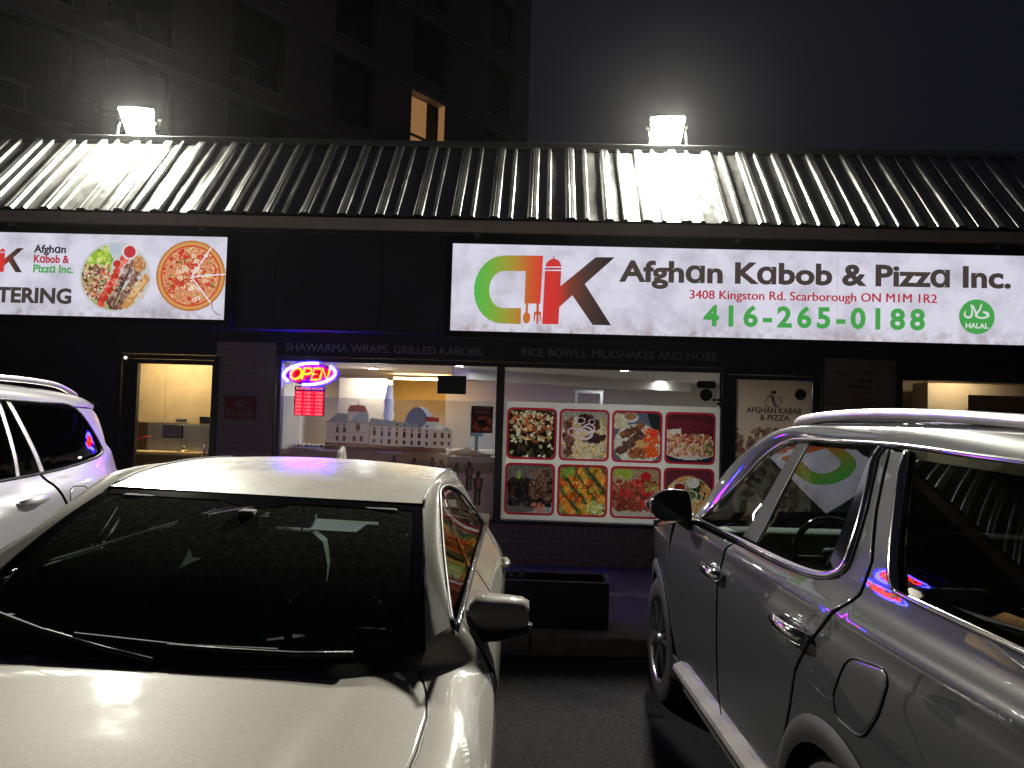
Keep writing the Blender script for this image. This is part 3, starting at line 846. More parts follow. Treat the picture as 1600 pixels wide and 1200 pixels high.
# ------------------------------------------------------------------ floodlights on the ridge
def floodlight(x, yaw, lab):
    f = empty('floodlight', (x, 9.06, 4.966), lab, 'floodlight', 'floodlights on the roof ridge')
    M = Matrix.Translation((0, 0.10, 0.275)) @ Matrix.Rotation(rad(yaw), 4, 'Z') @ Matrix.Rotation(rad(40), 4, 'X')
    # housing: deep at the back bottom, arched top; lens faces -Y before tilting
    w, h = 0.205, 0.165
    front = np.array([(-0.170, -h), (0.170, -h), (0.176, -0.10), (0.212, h * 0.86), (0.205, h), (0.10, h * 1.06), (-0.10, h * 1.06), (-0.205, h), (-0.212, h * 0.86), (-0.176, -0.10)])
    back = front * np.array([0.55, 0.55]); k = len(front)
    V = [M @ Vector((p[0], -0.075, p[1])) for p in front] + [M @ Vector((p[0], 0.10, p[1])) for p in back]
    F = [(i, (i + 1) % k, (i + 1) % k + k, i + k) for i in range(k)] + [tuple(range(2 * k - 1, k - 1, -1))]
    mesh('housing', V, F, 'flood_housing', f, local=True)
    inner = front * 0.93
    mesh('lens', [M @ Vector((p[0], -0.070, p[1])) for p in inner], [tuple(range(k))], 'flood_lens', f, local=True)
    rim = [M @ Vector((p[0], -0.078, p[1])) for p in front * 0.97]
    tube('bezel', rim, 0.010, 'flood_housing', f, local=True, n=6, closed=True)
    for s in (-1, 1):
        c = M @ Vector((s * 0.205, 0.0, 0.0))
        tube('bracket_arm', [(c.x + s * 0.012, 0.0, 0.0), (c.x + s * 0.012, 0.0, 0.12), (c.x + s * 0.012, c.y, c.z)], 0.010, 'galvanised', f, local=True, n=6)
        lathe('bolt', [(0.0, 0.03), (0.02, 0.03), (0.02, 0.0)], (c.x + s * 0.01, c.y, c.z), (s, 0, 0), 'galvanised', f, local=True, n=8)
    box('foot', (-0.23, -0.03, 0.0), (0.23, 0.03, 0.012), 'galvanised', f, local=True)
floodlight(-4.98, 8, 'glaring white floodlight on the roof ridge above the CATERING sign')
floodlight(1.47, -6, 'glaring white floodlight on the roof ridge above the large shop sign')

# ------------------------------------------------------------------ backlit signs
SY = 7.95
emitter('seam_grey', lin((186, 182, 196)), SIGN)
def sign_box(x0, x1, z0, z1, lab):
    s = empty('sign_box', (x0, SY, z0), lab, 'sign')
    fw = 0.065
    boxes('frame', [((x0 - fw, SY - 0.012, z0 - fw), (x0, 8.098, z1 + fw)), ((x1, SY - 0.012, z0 - fw), (x1 + fw, 8.098, z1 + fw)),
                    ((x0, SY - 0.012, z1), (x1, 8.098, z1 + fw)), ((x0, SY - 0.012, z0 - fw), (x1, 8.098, z0))], 'sign_frame', s)
    box('cabinet_back', (x0, 8.06, z0), (x1, 8.097, z1), 'sign_frame', s)
    o = mesh('face', [(0, 0, 0), (x1 - x0, 0, 0), (x1 - x0, 0, z1 - z0), (0, 0, z1 - z0)], [(0, 1, 2, 3)], 'sign_face', s, local=True)
    for xx in ((0.10, 3.05) if x0 > -2 else (-6.5,)):
        boxes('face_seam', [((xx, SY - 0.0015, z0 + 0.002), (xx + 0.004, SY - 0.0005, z1 - 0.002))], 'seam_grey', s)
    for xx in (x0 + 0.25, (x0 + x1) / 2, x1 - 0.3):
        box('bracket', (xx - 0.03, SY + 0.02, z1 + fw), (xx + 0.03, SY + 0.06, z1 + fw + 0.05), 'galvanised', s)
    return s
big = sign_box(-0.925, 4.98, 2.592, 3.508, 'wide backlit white shop sign with colourful logo and green phone number')
LY = SY - 0.004
def L5(P, k=1.0, ox=0.0, oz=0.0):
    """Logo outline (measured cells) -> metres on the sign; k shrinks it about its own corner."""
    P = np.asarray(P, float)
    px = 690 + 0.29375 * P[:, 0]; py = 360 + 0.29375 * P[:, 1]
    X = -0.687 + (px - 741) * 0.006614; Z = 3.402 - (py - 399 - 0.0235 * (px - 840)) * 0.00673
    return np.c_[ox + (X + 0.687) * k, oz + (Z - 2.66) * k] if (k != 1.0) else np.c_[X, Z]
def ramp(stops):
    xs = [s[0] for s in stops]; cs = np.array([lin(s[1]) for s in stops])
    return lambda v: np.c_[[np.interp(v, xs, cs[:, i]) for i in range(3)]].T
arc = lambda cx, cy, rx, ry, a0, a1, n=14: [(cx + rx * math.cos(rad(a)), cy + ry * math.sin(rad(a))) for a in np.linspace(a0, a1, n)]
D_SHAPE = [(538, 135), (530, 390), (445, 388), (447, 217)] + arc(330, 314, 76, 98, -90, -270) + [(428, 413), (428, 497)] + arc(330, 314, 158, 181, 90, 270)
K_SHAPE = [(550, 216), (637, 216), (635, 297), (820, 143), (921, 144), (765, 285), (910, 503), (812, 501), (700, 345), (632, 408), (630, 498), (543, 497)]
DOME = [(552, 193)] + arc(595, 193, 42, 42, 180, 360, 12) + [(637, 193)]
SPOON = [(452, 388), (465, 388), (465, 432)] + arc(459, 464, 20, 30, -70, 250, 18) + [(452, 432)]
FORK = [(510, 388), (523, 388), (523, 428), (536, 436), (535, 480), (529, 480), (529, 448), (524, 448), (522, 495), (512, 495), (511, 448), (506, 448), (504, 480), (497, 480), (497, 436), (510, 428)]
def logo(parent, k=1.0, ox=0.0, oz=0.0):
    x0 = L5([(172, 300)], k, ox, oz)[0, 0]; x1 = L5([(921, 300)], k, ox, oz)[0, 0]; w = x1 - x0
    cd = ramp([(0.0, (84, 190, 84)), (0.12, (120, 180, 70)), (0.28, (176, 150, 58)), (0.40, (206, 98, 52)), (0.49, (222, 62, 56))])
    ck = ramp([(0.48, (222, 56, 58)), (0.60, (210, 60, 52)), (0.68, (130, 66, 52)), (0.80, (80, 60, 54)), (1.0, (44, 38, 40))])
    cs = ramp([(0.36, (200, 120, 48)), (0.47, (206, 84, 52))])
    for nm, sh, cf in (('logo_letter', D_SHAPE, cd), ('logo_letter', K_SHAPE, ck), ('logo_dome', DOME, ck), ('logo_spoon', SPOON, cs), ('logo_fork', FORK, cs)):
        P = L5(sh, k, ox, oz)
        flat_poly(nm, P, LY, 'sign_print', parent, h=0.03 * max(k, 0.5), cols=lambda Q, cf=cf: cf((Q[:, 0] - x0) / w))
    flat_poly('logo_dome_band', L5([(550, 199), (638, 199), (638, 209), (550, 209)], k, ox, oz), LY, 'ink_red', parent)
    flat_poly('logo_dome_knob', L5([(592, 138), (598, 138), (598, 153), (592, 153)], k, ox, oz), LY, 'ink_red', parent)
logo(big)
lettering('lettering', 'Afgh\u0251n K\u0251bob & Pizz\u0251 Inc.', 0.815, 4.80, 3.155, 0.205, LY, 'ink_dark', big, 0.034, slope=0.006)
lettering('address_line', '3408 Kingston Rd. Scarborough ON M1M 1R2', 1.545, 4.06, 2.988, 0.088, LY, 'ink_red', big, 0.020, slope=0.006)
lettering('phone_number', '416-265-0188', 1.69, 3.94, 2.715, 0.200, LY, 'ink_green', big, 0.034, slope=0.006, sp=1.32)
hb = flat_poly('halal_badge', circle(4.459, 2.872, 0.178, 48), LY, 'ink_green', big)
lettering('badge_word', 'HALAL', 4.345, 4.575, 2.755, 0.050, LY - 0.003, 'ink_white', hb, 0.035)
def stroke(name, pts, w, Y, m, parent):
    P = catmull(pts, 6); t = np.gradient(P, axis=0); t /= np.linalg.norm(t, axis=1)[:, None] + 1e-9
    n = np.c_[-t[:, 1], t[:, 0]]; k = len(P)
    ww = w * (0.45 + 0.55 * np.sin(np.linspace(0.15, math.pi - 0.1, k)))[:, None]
    A, B = P + n * ww, P - n * ww
    V = [(a[0], Y, a[1]) for a in A] + [(b[0], Y, b[1]) for b in B]
    return mesh(name, V, [(i, i + 1, k + i + 1, k + i) for i in range(k - 1)], m, parent)
bx, bz = 4.459, 2.872
for pts, w in (([(-.115, .035), (-.125, -.005), (-.09, -.03), (-.055, -.01), (-.05, .05), (-.06, .105)], .011),
               ([(-.045, .10), (-.02, .04), (.0, -.015), (.03, -.03), (.06, -.025)], .011),
               ([(.045, .115), (.03, .06), (.0, .015), (-.02, -.02)], .010),
               ([(.02, -.03), (.07, -.03), (.115, -.005), (.085, .02), (.055, .03)], .011),
               ([(.055, .03), (.09, .028), (.12, .018)], .008)):
    stroke('badge_script', [(bx + a, bz + 0.02 + b) for a, b in pts], w, LY - 0.003, 'ink_white', hb)

left = sign_box(-8.05, -3.315, 2.64, 3.52, 'backlit white CATERING sign with printed kebab plate and pizza')
logo(left, 0.366, -6.04, 3.083)
lettering('lettering', 'Afgh\u0251n', -5.40, -5.05, 3.312, 0.078, LY, 'ink_black_lit', left, 0.034)
lettering('lettering', 'K\u0251bob &', -5.395, -5.01, 3.205, 0.078, LY, 'ink_red', left, 0.034)
lettering('lettering', 'Pizz\u0251 Inc.', -5.395, -4.96, 3.10, 0.078, LY, 'ink_green', left, 0.034)
lettering('lettering', 'CATERING', -6.09, -4.965, 2.775, 0.150, LY, 'ink_dark', left, 0.040)

# printed kebab plate
def plate_print():
    c = Canvas(110, 110, (226, 224, 240))
    disc = (c.x - .5) ** 2 + (c.y - .5) ** 2 < .25
    c.put(disc, (204, 206, 204), jit=0.03)
    food = (c.x - .5) ** 2 + (c.y - .5) ** 2 < .222
    c.put(food & (c.x - c.y < -0.05), (176, 176, 120), jit=0.1)
    c.scatter(170, [(150, 190, 60), (196, 214, 90), (214, 226, 140), (120, 160, 50)], .02, .05, food, (.12, .42, .1, .42))
    c.scatter(420, [(190, 96, 70), (222, 180, 160), (96, 110, 50), (150, 60, 90), (236, 214, 190), (214, 120, 70), (90, 60, 40)], .010, .026, food, (.0, .42, .34, .82))
    c.skewer(.63, .20, .30, .92, 8, .065, [(226, 92, 78), (206, 70, 58), (240, 130, 112), (190, 60, 44)])
    c.skewer(.74, .27, .43, .93, 13, .05, [(150, 112, 100), (120, 84, 74), (176, 140, 126), (96, 66, 58), (190, 158, 146)])
    c.skewer(.86, .33, .56, .93, 13, .05, [(146, 108, 96), (116, 80, 70), (180, 144, 130), (92, 62, 54)])
    c.line(.70, .40, .50, .90, .010, (60, 44, 40), food)
    c.scatter(60, [(206, 150, 96), (190, 120, 70), (222, 176, 120)], .015, .03, food, (.76, .92, .2, .4))
    c.poly([(.93, .43), (1.0, .53), (.70, .95), (.60, .93)], (206, 150, 84))
    c.poly([(.90, .49), (.95, .56), (.72, .86), (.67, .83)], (226, 186, 132))
    c.scatter(40, [(186, 126, 60), (236, 206, 160)], .01, .025, None, (.68, .92, .52, .86))
    c.ell(.49, .10, .10, .10, (206, 214, 226)); c.ell(.49, .10, .085, .085, (188, 200, 214))
    c.ell(.69, .14, .11, .11, (232, 224, 226)); c.ell(.69, .14, .085, .085, (202, 58, 62))
    keep = disc | ((c.x - .49) ** 2 + (c.y - .10) ** 2 < .0102) | ((c.x - .69) ** 2 + (c.y - .14) ** 2 < .0122)
    return c, keep
c, keep = plate_print(); c.obj('plate_picture', -4.885, -4.125, 2.695, 3.445, LY, 'sign_print', left, keep)
def pizza_print():
    c = Canvas(110, 110, (226, 224, 240))
    d = np.hypot(c.x - .5, c.y - .5); disc = d < .5
    c.put(disc, (222, 160, 92), jit=0.10)
    c.put(d > .475, (190, 120, 62), jit=0.1)
    c.put(d < .435, (206, 86, 50), jit=0.2)
    top = d < .41
    c.put(top, (222, 150, 106), jit=0.25)
    c.scatter(900, [(232, 196, 150), (214, 120, 80), (200, 76, 50), (240, 214, 180), (226, 168, 120), (188, 92, 54)], .006, .018, top)
    c.scatter(60, [(196, 52, 44), (210, 66, 50)], .02, .035, top)
    c.scatter(34, [(120, 160, 60), (96, 140, 54)], .014, .026, top)
    for _ in range(26):
        a, r = c.rs.uniform(0, 6.28), c.rs.uniform(.05, .36)
        c.ring(.5 + r * math.cos(a), .5 + r * math.sin(a), .035, .026, .3, (206, 60, 46), top)
        a, r = c.rs.uniform(0, 6.28), c.rs.uniform(.05, .36)
        c.ring(.5 + r * math.cos(a), .5 + r * math.sin(a), .026, .02, .35, (246, 226, 200), top)
    for (x1, y1) in ((.775, .10), (1.0, .465), (.80, .87)): c.line(.51, .515, x1, y1, .010, (240, 234, 244), disc)
    c.line(.51, .515, .12, .70, .004, (150, 70, 40), disc)
    return c, disc
c, keep = pizza_print(); c.obj('pizza_picture', -4.063, -3.322, 2.725, 3.475, LY, 'sign_print', left, keep)
tube('pen_scrawl', [(-3.46, LY, 2.83), (-3.44, LY, 2.74), (-3.39, LY, 2.70), (-3.34, LY, 2.685)], 0.003, 'ink_black_lit', left, n=4)

# ------------------------------------------------------------------ OPEN neon and hours board
NY = 8.415
op = empty('open_sign', (-2.52, NY, 1.99), 'glowing OPEN sign with yellow letters inside a white and blue ring', 'neon sign')
oc = (-2.515, 2.118)
flat_poly('backing', circle(oc[0], oc[1], 0.285, 40, rz=0.125), NY + 0.010, 'sign_frame', op)
def neon(name, pts, r, m, n=6): return tube(name, [(oc[0] + a, NY - 0.012, oc[1] + b) for a, b in pts], r, m, op, n=n)
ring_t = [(0.285 * math.cos(t), 0.118 * math.sin(t) + 0.02 * math.cos(t)) for t in np.linspace(rad(70), rad(215), 26)]
ring_b = [(0.285 * math.cos(t), 0.118 * math.sin(t) + 0.02 * math.cos(t)) for t in np.linspace(rad(-105), rad(38), 26)]
for rg in (ring_t, ring_b):
    neon('ring_glow', rg, 0.024, 'neon_blue')
    tube('ring_tube', [(oc[0] + a, NY - 0.034, oc[1] + b) for a, b in rg], 0.014, 'neon_white', op, n=6)
def slant(P, x0, w, h=0.125): return [(x0 + a * w + 0.24 * (b - 0.5) * h, (b - 0.5) * h) for a, b in P]
lets = [slant([(.5 + .5 * math.cos(t), .5 + .5 * math.sin(t)) for t in np.linspace(0, 6.28, 18)], -0.205, 0.115),
        slant([(0, 0), (0, 1), (.7, 1), (.95, .88), (.95, .62), (.7, .48), (0, .48)], -0.070, 0.085),
        slant([(1, 1), (0, 1), (0, .5), (.8, .5), (0, .5), (0, 0), (1, 0)], 0.035, 0.075),
        slant([(0, 0), (0, 1), (.95, 0), (.95, 1)], 0.130, 0.085)]
for P in lets:
    neon('letter_outline', P, 0.022, 'neon_red')
    tube('letter_tube', [(oc[0] + a, NY - 0.036, oc[1] + b) for a, b in P], 0.0125, 'neon_yellow', op, n=6)
hr = empty('hours_sign', (-2.51, NY, 1.66), 'red lit business hours board hanging below the OPEN sign', 'hours sign')
box('board', (-2.682, NY - 0.004, 1.655), (-2.345, NY + 0.012, 1.985), 'sign_frame', hr)
lettering('heading', 'BUSINESS HOURS', -2.665, -2.362, 1.945, 0.026, NY - 0.008, 'led_red_bright', hr, 0.02)
for i, (dy, a, b) in enumerate((('MON', '11:00', '10:00'), ('TUE', '11:00', '10:00'), ('WED', '11:00', '10:00'), ('THU', '11:00', '10:00'), ('FRI', '11:00', '11:00'), ('SAT', '11:00', '11:00'), ('SUN', '11:00', '10:00'))):
    z = 1.898 - i * 0.0385
    flat_poly('row_glow', [(-2.672, z - 0.006), (-2.355, z - 0.006), (-2.355, z + 0.030), (-2.672, z + 0.030)], NY - 0.006, 'led_red', hr)
    for x0, x1, t in ((-2.662, -2.602, dy), (-2.570, -2.500, a), (-2.488, -2.472, '-'), (-2.445, -2.368, b)):
        lettering('hours_text', t, x0, x1, z, 0.022, NY - 0.009, 'led_red_bright', hr, 0.02)

# ------------------------------------------------------------------ window films
FY = WY + 0.026
mu = empty('window_mural', (-1.64, FY, 0.6), 'translucent window mural of a long palace with red roof domes', 'mural')
def mural():
    W, H = 300, 160                       # x -2.825..-0.452, z 0.60..1.868
    c = Canvas(W, H, (120, 124, 130))
    X = -2.825 + c.x * 2.373; Z = 1.868 - c.y * 1.268
    g = np.clip((X + 1.3) / 0.8, 0, 1)[..., None]
    c.a[..., :3] = np.array(lin((132, 130, 132))) * (1 - g) + np.array(lin((92, 128, 146))) * g
    c.a[..., 3] = 0.42
    c.a[X < -2.62, 3] = 0.62
    # ground, hedge and crowd
    gl = 1.285 + 0.015 * np.sin(X * 9)
    m = Z < gl; c.put(m, (96, 74, 58), 0.88, 0.15)
    m = Z < gl - 0.10; c.put(m, (78, 62, 58), 0.86, 0.10)
    m = Z < 1.08; c.put(m, (104, 84, 86), 0.85, 0.05)
    m = (abs(Z - 1.335) < 0.045) & (X > -2.33) & (X < -0.98); c.put(m, (84, 52, 44), 0.92, 0.25)
    m = (X > -0.95) & (Z < 1.36 - 0.3 * abs(X + 0.75)) & (Z > 1.2); c.put(m, (96, 84, 84), 0.85, 0.1)
    def R(x0, x1, z0, z1, col, al=0.92, jit=0.05):
        c.put((X > x0) & (X < x1) & (Z > z0) & (Z < z1), col, al, jit)
    def Q(P, col, al=0.93):
        P = [((x + 2.825) / 2.373, (1.868 - z) / 1.268) for x, z in P]; c.poly(P, col, al, 0.06)
    wall = (150, 134, 130); wall2 = (166, 150, 146); roof_c = (112, 112, 118); red = (120, 30, 36); dark = (52, 30, 32)
    Q([(-2.31, 1.37), (-2.31, 1.60), (-1.83, 1.61), (-1.83, 1.37)], wall)
    Q([(-1.84, 1.36), (-1.84, 1.575), (-1.0, 1.545), (-1.0, 1.345)], wall)
    Q([(-1.16, 1.345), (-1.16, 1.56), (-0.92, 1.525), (-0.92, 1.34)], (140, 124, 122))
    Q([(-2.31, 1.60), (-2.20, 1.695), (-2.06, 1.69), (-2.04, 1.60)], roof_c)
    Q([(-2.08, 1.60), (-2.08, 1.72), (-1.86, 1.72), (-1.86, 1.60)], wall2)
    Q([(-2.05, 1.61), (-1.95, 1.725), (-1.85, 1.70), (-1.85, 1.61)], (120, 130, 140))
    Q([(-2.09, 1.72), (-2.06, 1.785), (-1.90, 1.785), (-1.86, 1.715)], red)
    R(-1.985, -1.955, 1.785, 1.80, red); R(-1.972, -1.966, 1.80, 1.845, (110, 100, 100))
    Q([(-1.85, 1.57), (-1.83, 1.655), (-1.30, 1.60), (-1.20, 1.55)], roof_c)
    Q([(-1.27, 1.55), (-1.20, 1.64), (-1.07, 1.64), (-1.02, 1.545)], (150, 148, 146))
    Q([(-1.22, 1.635), (-1.22, 1.685), (-1.07, 1.68), (-1.07, 1.63)], red)
    Q([(-1.12, 1.55), (-1.06, 1.63), (-0.99, 1.55)], (168, 164, 160))
    Q([(-1.03, 1.555), (-0.98, 1.58), (-0.91, 1.525), (-1.0, 1.53)], roof_c)
    R(-2.33, -1.83, 1.592, 1.606, (120, 106, 104)); R(-2.31, -1.83, 1.478, 1.486, (122, 108, 106))
    for i in range(8):
        x = -1.78 + i * 0.083; zb = -0.026 * (x + 1.84)
        R(x - 0.014, x + 0.014, 1.462 + zb, 1.518 + zb, dark); R(x - 0.014, x + 0.014, 1.384 + zb, 1.428 + zb, dark)
        R(x - 0.014, x + 0.014, 1.532 + zb, 1.556 + zb, (88, 62, 60))
        if 2 < i < 8: R(x - 0.01, x + 0.01, 1.592 + zb, 1.606 + zb, dark)
    for x in (-2.19, -2.115): R(x - 0.015, x + 0.015, 1.485, 1.545, dark); R(x - 0.013, x + 0.013, 1.56, 1.585, (92, 66, 64)); R(x - 0.015, x + 0.015, 1.395, 1.45, dark)
    m = ((X + 1.965) / 0.026) ** 2 + ((Z - 1.545) / 0.045) ** 2 < 1; c.put(m, dark, 0.92)
    for x in (-2.005, -1.925): R(x - 0.015, x + 0.015, 1.395, 1.445, dark)
    for x in (-1.11, -1.03, -0.955): R(x - 0.015, x + 0.015, 1.452, 1.512, dark); R(x - 0.015, x + 0.015, 1.375, 1.42, dark)
    R(-1.845, -1.83, 1.36, 1.60, (128, 112, 110))
    # little figures by the hedge, then the crowd in front
    for i in range(26):
        x = -2.66 + i * 0.017 + c.rs.uniform(-.006, .006)
        R(x, x + 0.009, 1.315, 1.335 + c.rs.uniform(0, .02), (44, 32, 32))
    for i in range(14):
        x = -0.86 + i * 0.03; R(x, x + 0.008, 1.255, 1.28 + c.rs.uniform(0, .015), (50, 38, 38))
    for x, z, s in ((-1.55, 1.18, .05), (-1.33, 1.16, .05), (-1.13, 1.16, .055), (-1.03, 1.12, .07), (-0.86, 1.12, .05), (-0.72, 1.10, .075), (-0.62, 0.98, .09), (-0.95, 0.98, .07), (-1.4, 0.95, .08), (-2.0, 0.95, .08), (-2.4, 0.98, .07)):
        dk = (38, 28, 30); s2 = s * 0.9
        c.put(((X - x) / (s2 * .36)) ** 2 + ((Z - z - s2 * 1.15) / (s2 * .46)) ** 2 < 1, dk, 0.93)
        tz = (z + s2 * .72 - Z) / (s2 * 1.9)
        c.put((tz > 0) & (tz < 1) & (abs(X - x) < s2 * (.78 - .30 * tz) * np.clip(tz * 5 + .45, 0, 1)), (48, 34, 36), 0.93, 0.22)
        c.put((tz > .12) & (tz < .75) & (abs(X - x - s2 * .1) < s2 * .26), (82, 44, 52) if s > .06 else (62, 46, 44), 0.93, 0.25)
        lz = (z - s2 * 1.15 - Z) / (s2 * 1.9)
        c.put((lz > 0) & (lz < 1) & (abs(abs(X - x) - s2 * .24) < s2 * .19), dk, 0.93, 0.2)
    for x in (-0.86, -0.70): c.put(((X - x) / .06) ** 2 + ((Z - 1.29) / .03) ** 2 < 1, (98, 74, 56), 0.9, 0.25)
    return c
mural().obj('picture', -2.825, -0.452, 0.60, 1.868, FY, 'window_film', mu)
wp = empty('wings_poster', (-0.6, FY, 1.52), 'small dark maroon CHICKEN WINGS poster in the mural window', 'poster')
c = Canvas(26, 34, (56, 24, 26))
c.scatter(60, [(96, 40, 34), (70, 30, 26), (40, 20, 22), (110, 66, 40)], .05, .12, None, (.1, .9, .4, .9)); c.ell(.5, .62, .2, .14, (28, 22, 24))
c.obj('sheet', -0.715, -0.478, 1.525, 1.82, FY - 0.006, 'window_film', wp)
lettering('heading', 'CHICKEN', -0.69, -0.51, 1.787, 0.022, FY - 0.009, 'parking_board', wp, 0.01)
lettering('heading', 'WINGS', -0.685, -0.515, 1.738, 0.036, FY - 0.009, 'parking_board', wp, 0.01)

fm = empty('food_menu_film', (0.82, FY, 0.6), 'pale window film with eight red framed food pictures', 'window film')
def film_back():
    c = Canvas(120, 64, (214, 213, 206)); c.a[..., 3] = 0.72
    return c
cb = film_back()
Xb = -0.357 + cb.x * 2.352; Zb = 1.882 - cb.y * 1.282
kb = np.ones(Xb.shape, bool)
for r in range(2):
    for q in range(4):
        x0 = -0.327 + q * 0.5745; z1 = 1.818 - r * 0.605
        kb &= ~((abs(Xb - x0 - 0.276) < 0.25) & (abs(Zb - z1 + 0.2825) < 0.26))
cb.obj('backing', -0.357, 1.995, 0.60, 1.882, FY + 0.002, 'window_film', fm, kb)
bgs = [(60, 50, 40), (150, 146, 136), (92, 96, 110), (84, 34, 44), (96, 92, 88), (110, 104, 70), (150, 130, 100), (96, 40, 52)]
def food(k):
    c = Canvas(60, 64, bgs[k])
    S = c.scatter
    if k == 0:
        S(260, [(90, 60, 40), (60, 40, 30), (40, 30, 24), (70, 80, 44)], .03, .08)
        S(190, [(190, 110, 66), (214, 150, 96), (226, 200, 160), (150, 70, 44), (206, 206, 170)], .02, .055, None, (.05, .95, .05, .7))
        S(60, [(24, 26, 22), (30, 22, 18)], .04, .09, None, (0, 1, .5, 1)); S(40, [(214, 214, 186), (150, 160, 110)], .02, .05)
    elif k == 1:
        c.ell(.5, .55, .5, .5, (196, 192, 180))
        S(700, [(206, 172, 76), (190, 150, 60), (222, 196, 110), (160, 120, 44)], .012, .024, None, (.06, .98, .15, .97))
        c.skewer(.16, .2, .16, .95, 12, .09, [(110, 70, 62), (90, 54, 48), (130, 88, 78)])
        c.skewer(.42, .16, .75, .30, 6, .12, [(60, 34, 36), (84, 50, 50), (44, 28, 30)]); c.skewer(.55, .58, .9, .55, 6, .09, [(70, 44, 44), (54, 32, 34)])
        for x, y, r in ((.52, .45, .16), (.50, .50, .13), (.42, .20, .09), (.66, .22, .07), (.25, .44, .10), (.60, .36, .12)): c.ring(x, y, r, r * .8, .16, (206, 186, 196))
    elif k == 2:
        c.poly([(0, 0), (.3, .05), (.3, .35), (0, .35)], (190, 180, 150)); c.ell(.35, .1, .17, .11, (196, 196, 200)); c.ell(.35, .08, .14, .08, (150, 110, 70))
        c.poly([(.7, 0), (1, 0), (1, .4), (.8, .3)], (36, 44, 40))
        c.ell(.52, .66, .52, .46, (190, 188, 176))
        c.skewer(.18, .50, .62, .25, 8, .08, [(110, 66, 48), (140, 86, 60), (84, 48, 36)]); c.skewer(.14, .82, .62, .42, 12, .09, [(84, 58, 50), (68, 46, 42), (100, 72, 62)])
        S(160, [(214, 84, 30), (230, 110, 40), (200, 70, 30)], .02, .05, None, (.66, .96, .34, .92)); c.ell(.86, .43, .1, .08, (226, 60, 40))
        c.ell(.57, .66, .11, .11, (190, 150, 84)); S(120, [(150, 90, 56), (120, 66, 40)], .02, .05, None, (.34, .66, .76, .94))
    elif k == 3:
        c.ell(.45, .25, .5, .16, (104, 36, 50)); c.poly([(0, .9), (1, .9), (1, 1), (0, 1)], (34, 36, 50))
        c.ell(.5, .70, .62, .27, (196, 190, 182)); c.poly([(0, .33), (.3, .3), (.3, .5), (0, .52)], (206, 200, 188))
        S(420, [(190, 120, 84), (160, 80, 56), (206, 150, 110), (180, 150, 96), (150, 60, 50), (214, 186, 150)], .015, .045, None, (.03, .95, .42, .86))
        S(24, [(110, 130, 60), (80, 110, 50)], .02, .05, None, (.85, 1, .6, .8))
    elif k == 4:
        c.poly([(.6, .95), (1, .70), (1, 1), (.4, 1)], (150, 148, 144))
        S(330, [(46, 36, 34), (34, 28, 30), (66, 48, 40), (26, 24, 30)], .03, .08, None, (.05, .95, .3, .85)); S(150, [(110, 80, 60), (90, 62, 48), (130, 100, 80), (70, 50, 40)], .02, .05, None, (.5, .98, .08, .7))
        c.ell(.26, .2, .05, .1, (130, 150, 60)); S(12, [(190, 110, 90)], .03, .06, None, (.6, .8, .8, .95))
    elif k == 5:
        S(120, [(96, 110, 50), (120, 134, 70), (70, 84, 40)], .04, .1)
        pal = [(200, 140, 50), (214, 110, 40), (180, 150, 60), (150, 80, 30), (226, 160, 70), (190, 70, 30)]
        for x0, y0, x1, y1 in ((.02, .30, .62, 1.0), (.18, .10, .82, .92), (.40, .0, 1.0, .75), (.72, .0, 1.05, .4), (-.05, .6, .3, 1.0)):
            c.skewer(x0, y0, x1, y1, 9, .085, pal); c.line(x0 + .11, y0 - .06, x1 + .11, y1 - .06, .014, (50, 36, 24))
        S(26, [(190, 190, 120), (150, 170, 90), (206, 206, 170)], .03, .07, None, (.6, 1, .75, 1)); S(20, [(120, 150, 60)], .03, .07, None, (0, .3, 0, .2))
    elif k == 6:
        c.ell(.22, .12, .2, .12, (140, 160, 60)); c.ell(.72, .17, .12, .11, (170, 34, 40)); c.poly([(0, .8), (1, .9), (1, 1), (0, 1)], (176, 168, 156))
        S(340, [(150, 76, 56), (130, 60, 46), (170, 96, 70), (110, 50, 40)], .03, .08, None, (.02, .95, .28, .86))
        for x, y in ((.30, .52), (.55, .30), (.76, .50), (.72, .74)): c.ell(x, y, .14, .09, (176, 50, 46), .2); S(18, [(196, 80, 66), (150, 40, 40)], .02, .04, None, (x - .1, x + .1, y - .06, y + .06))
        c.ring(.14, .26, .1, .09, .2, (190, 150, 130)); S(30, [(180, 160, 90), (120, 130, 60)], .02, .04, None, (.7, 1, .3, .5))
    else:
        c.ell(.5, .6, .52, .50, (196, 172, 120)); S(110, [(206, 150, 84), (186, 140, 80), (214, 190, 140), (206, 120, 70)], .03, .07, (c.x - .5) ** 2 + (c.y - .6) ** 2 < .24)
        S(40, [(60, 84, 44), (44, 66, 36)], .03, .07, None, (.3, .85, .25, .6))
        for x, y, cc in ((.30, .36, (130, 40, 36)), (.58, .26, (196, 198, 190)), (.54, .52, (84, 104, 52))): c.ell(x, y, .15, .115, (206, 200, 186)); c.ell(x, y, .125, .092, cc)
    c.a[..., :3] *= (0.80 * (1 + 0.28 * c.rs.standard_normal((c.h, c.w)).clip(-1.6, 1.6)))[..., None]
    return c
dishes = ('spiced salad', 'yellow rice with onions', 'mixed grill plate', 'noodle plate', 'dark kebab pile', 'chicken skewers', 'red patties', 'flat bread with dips')
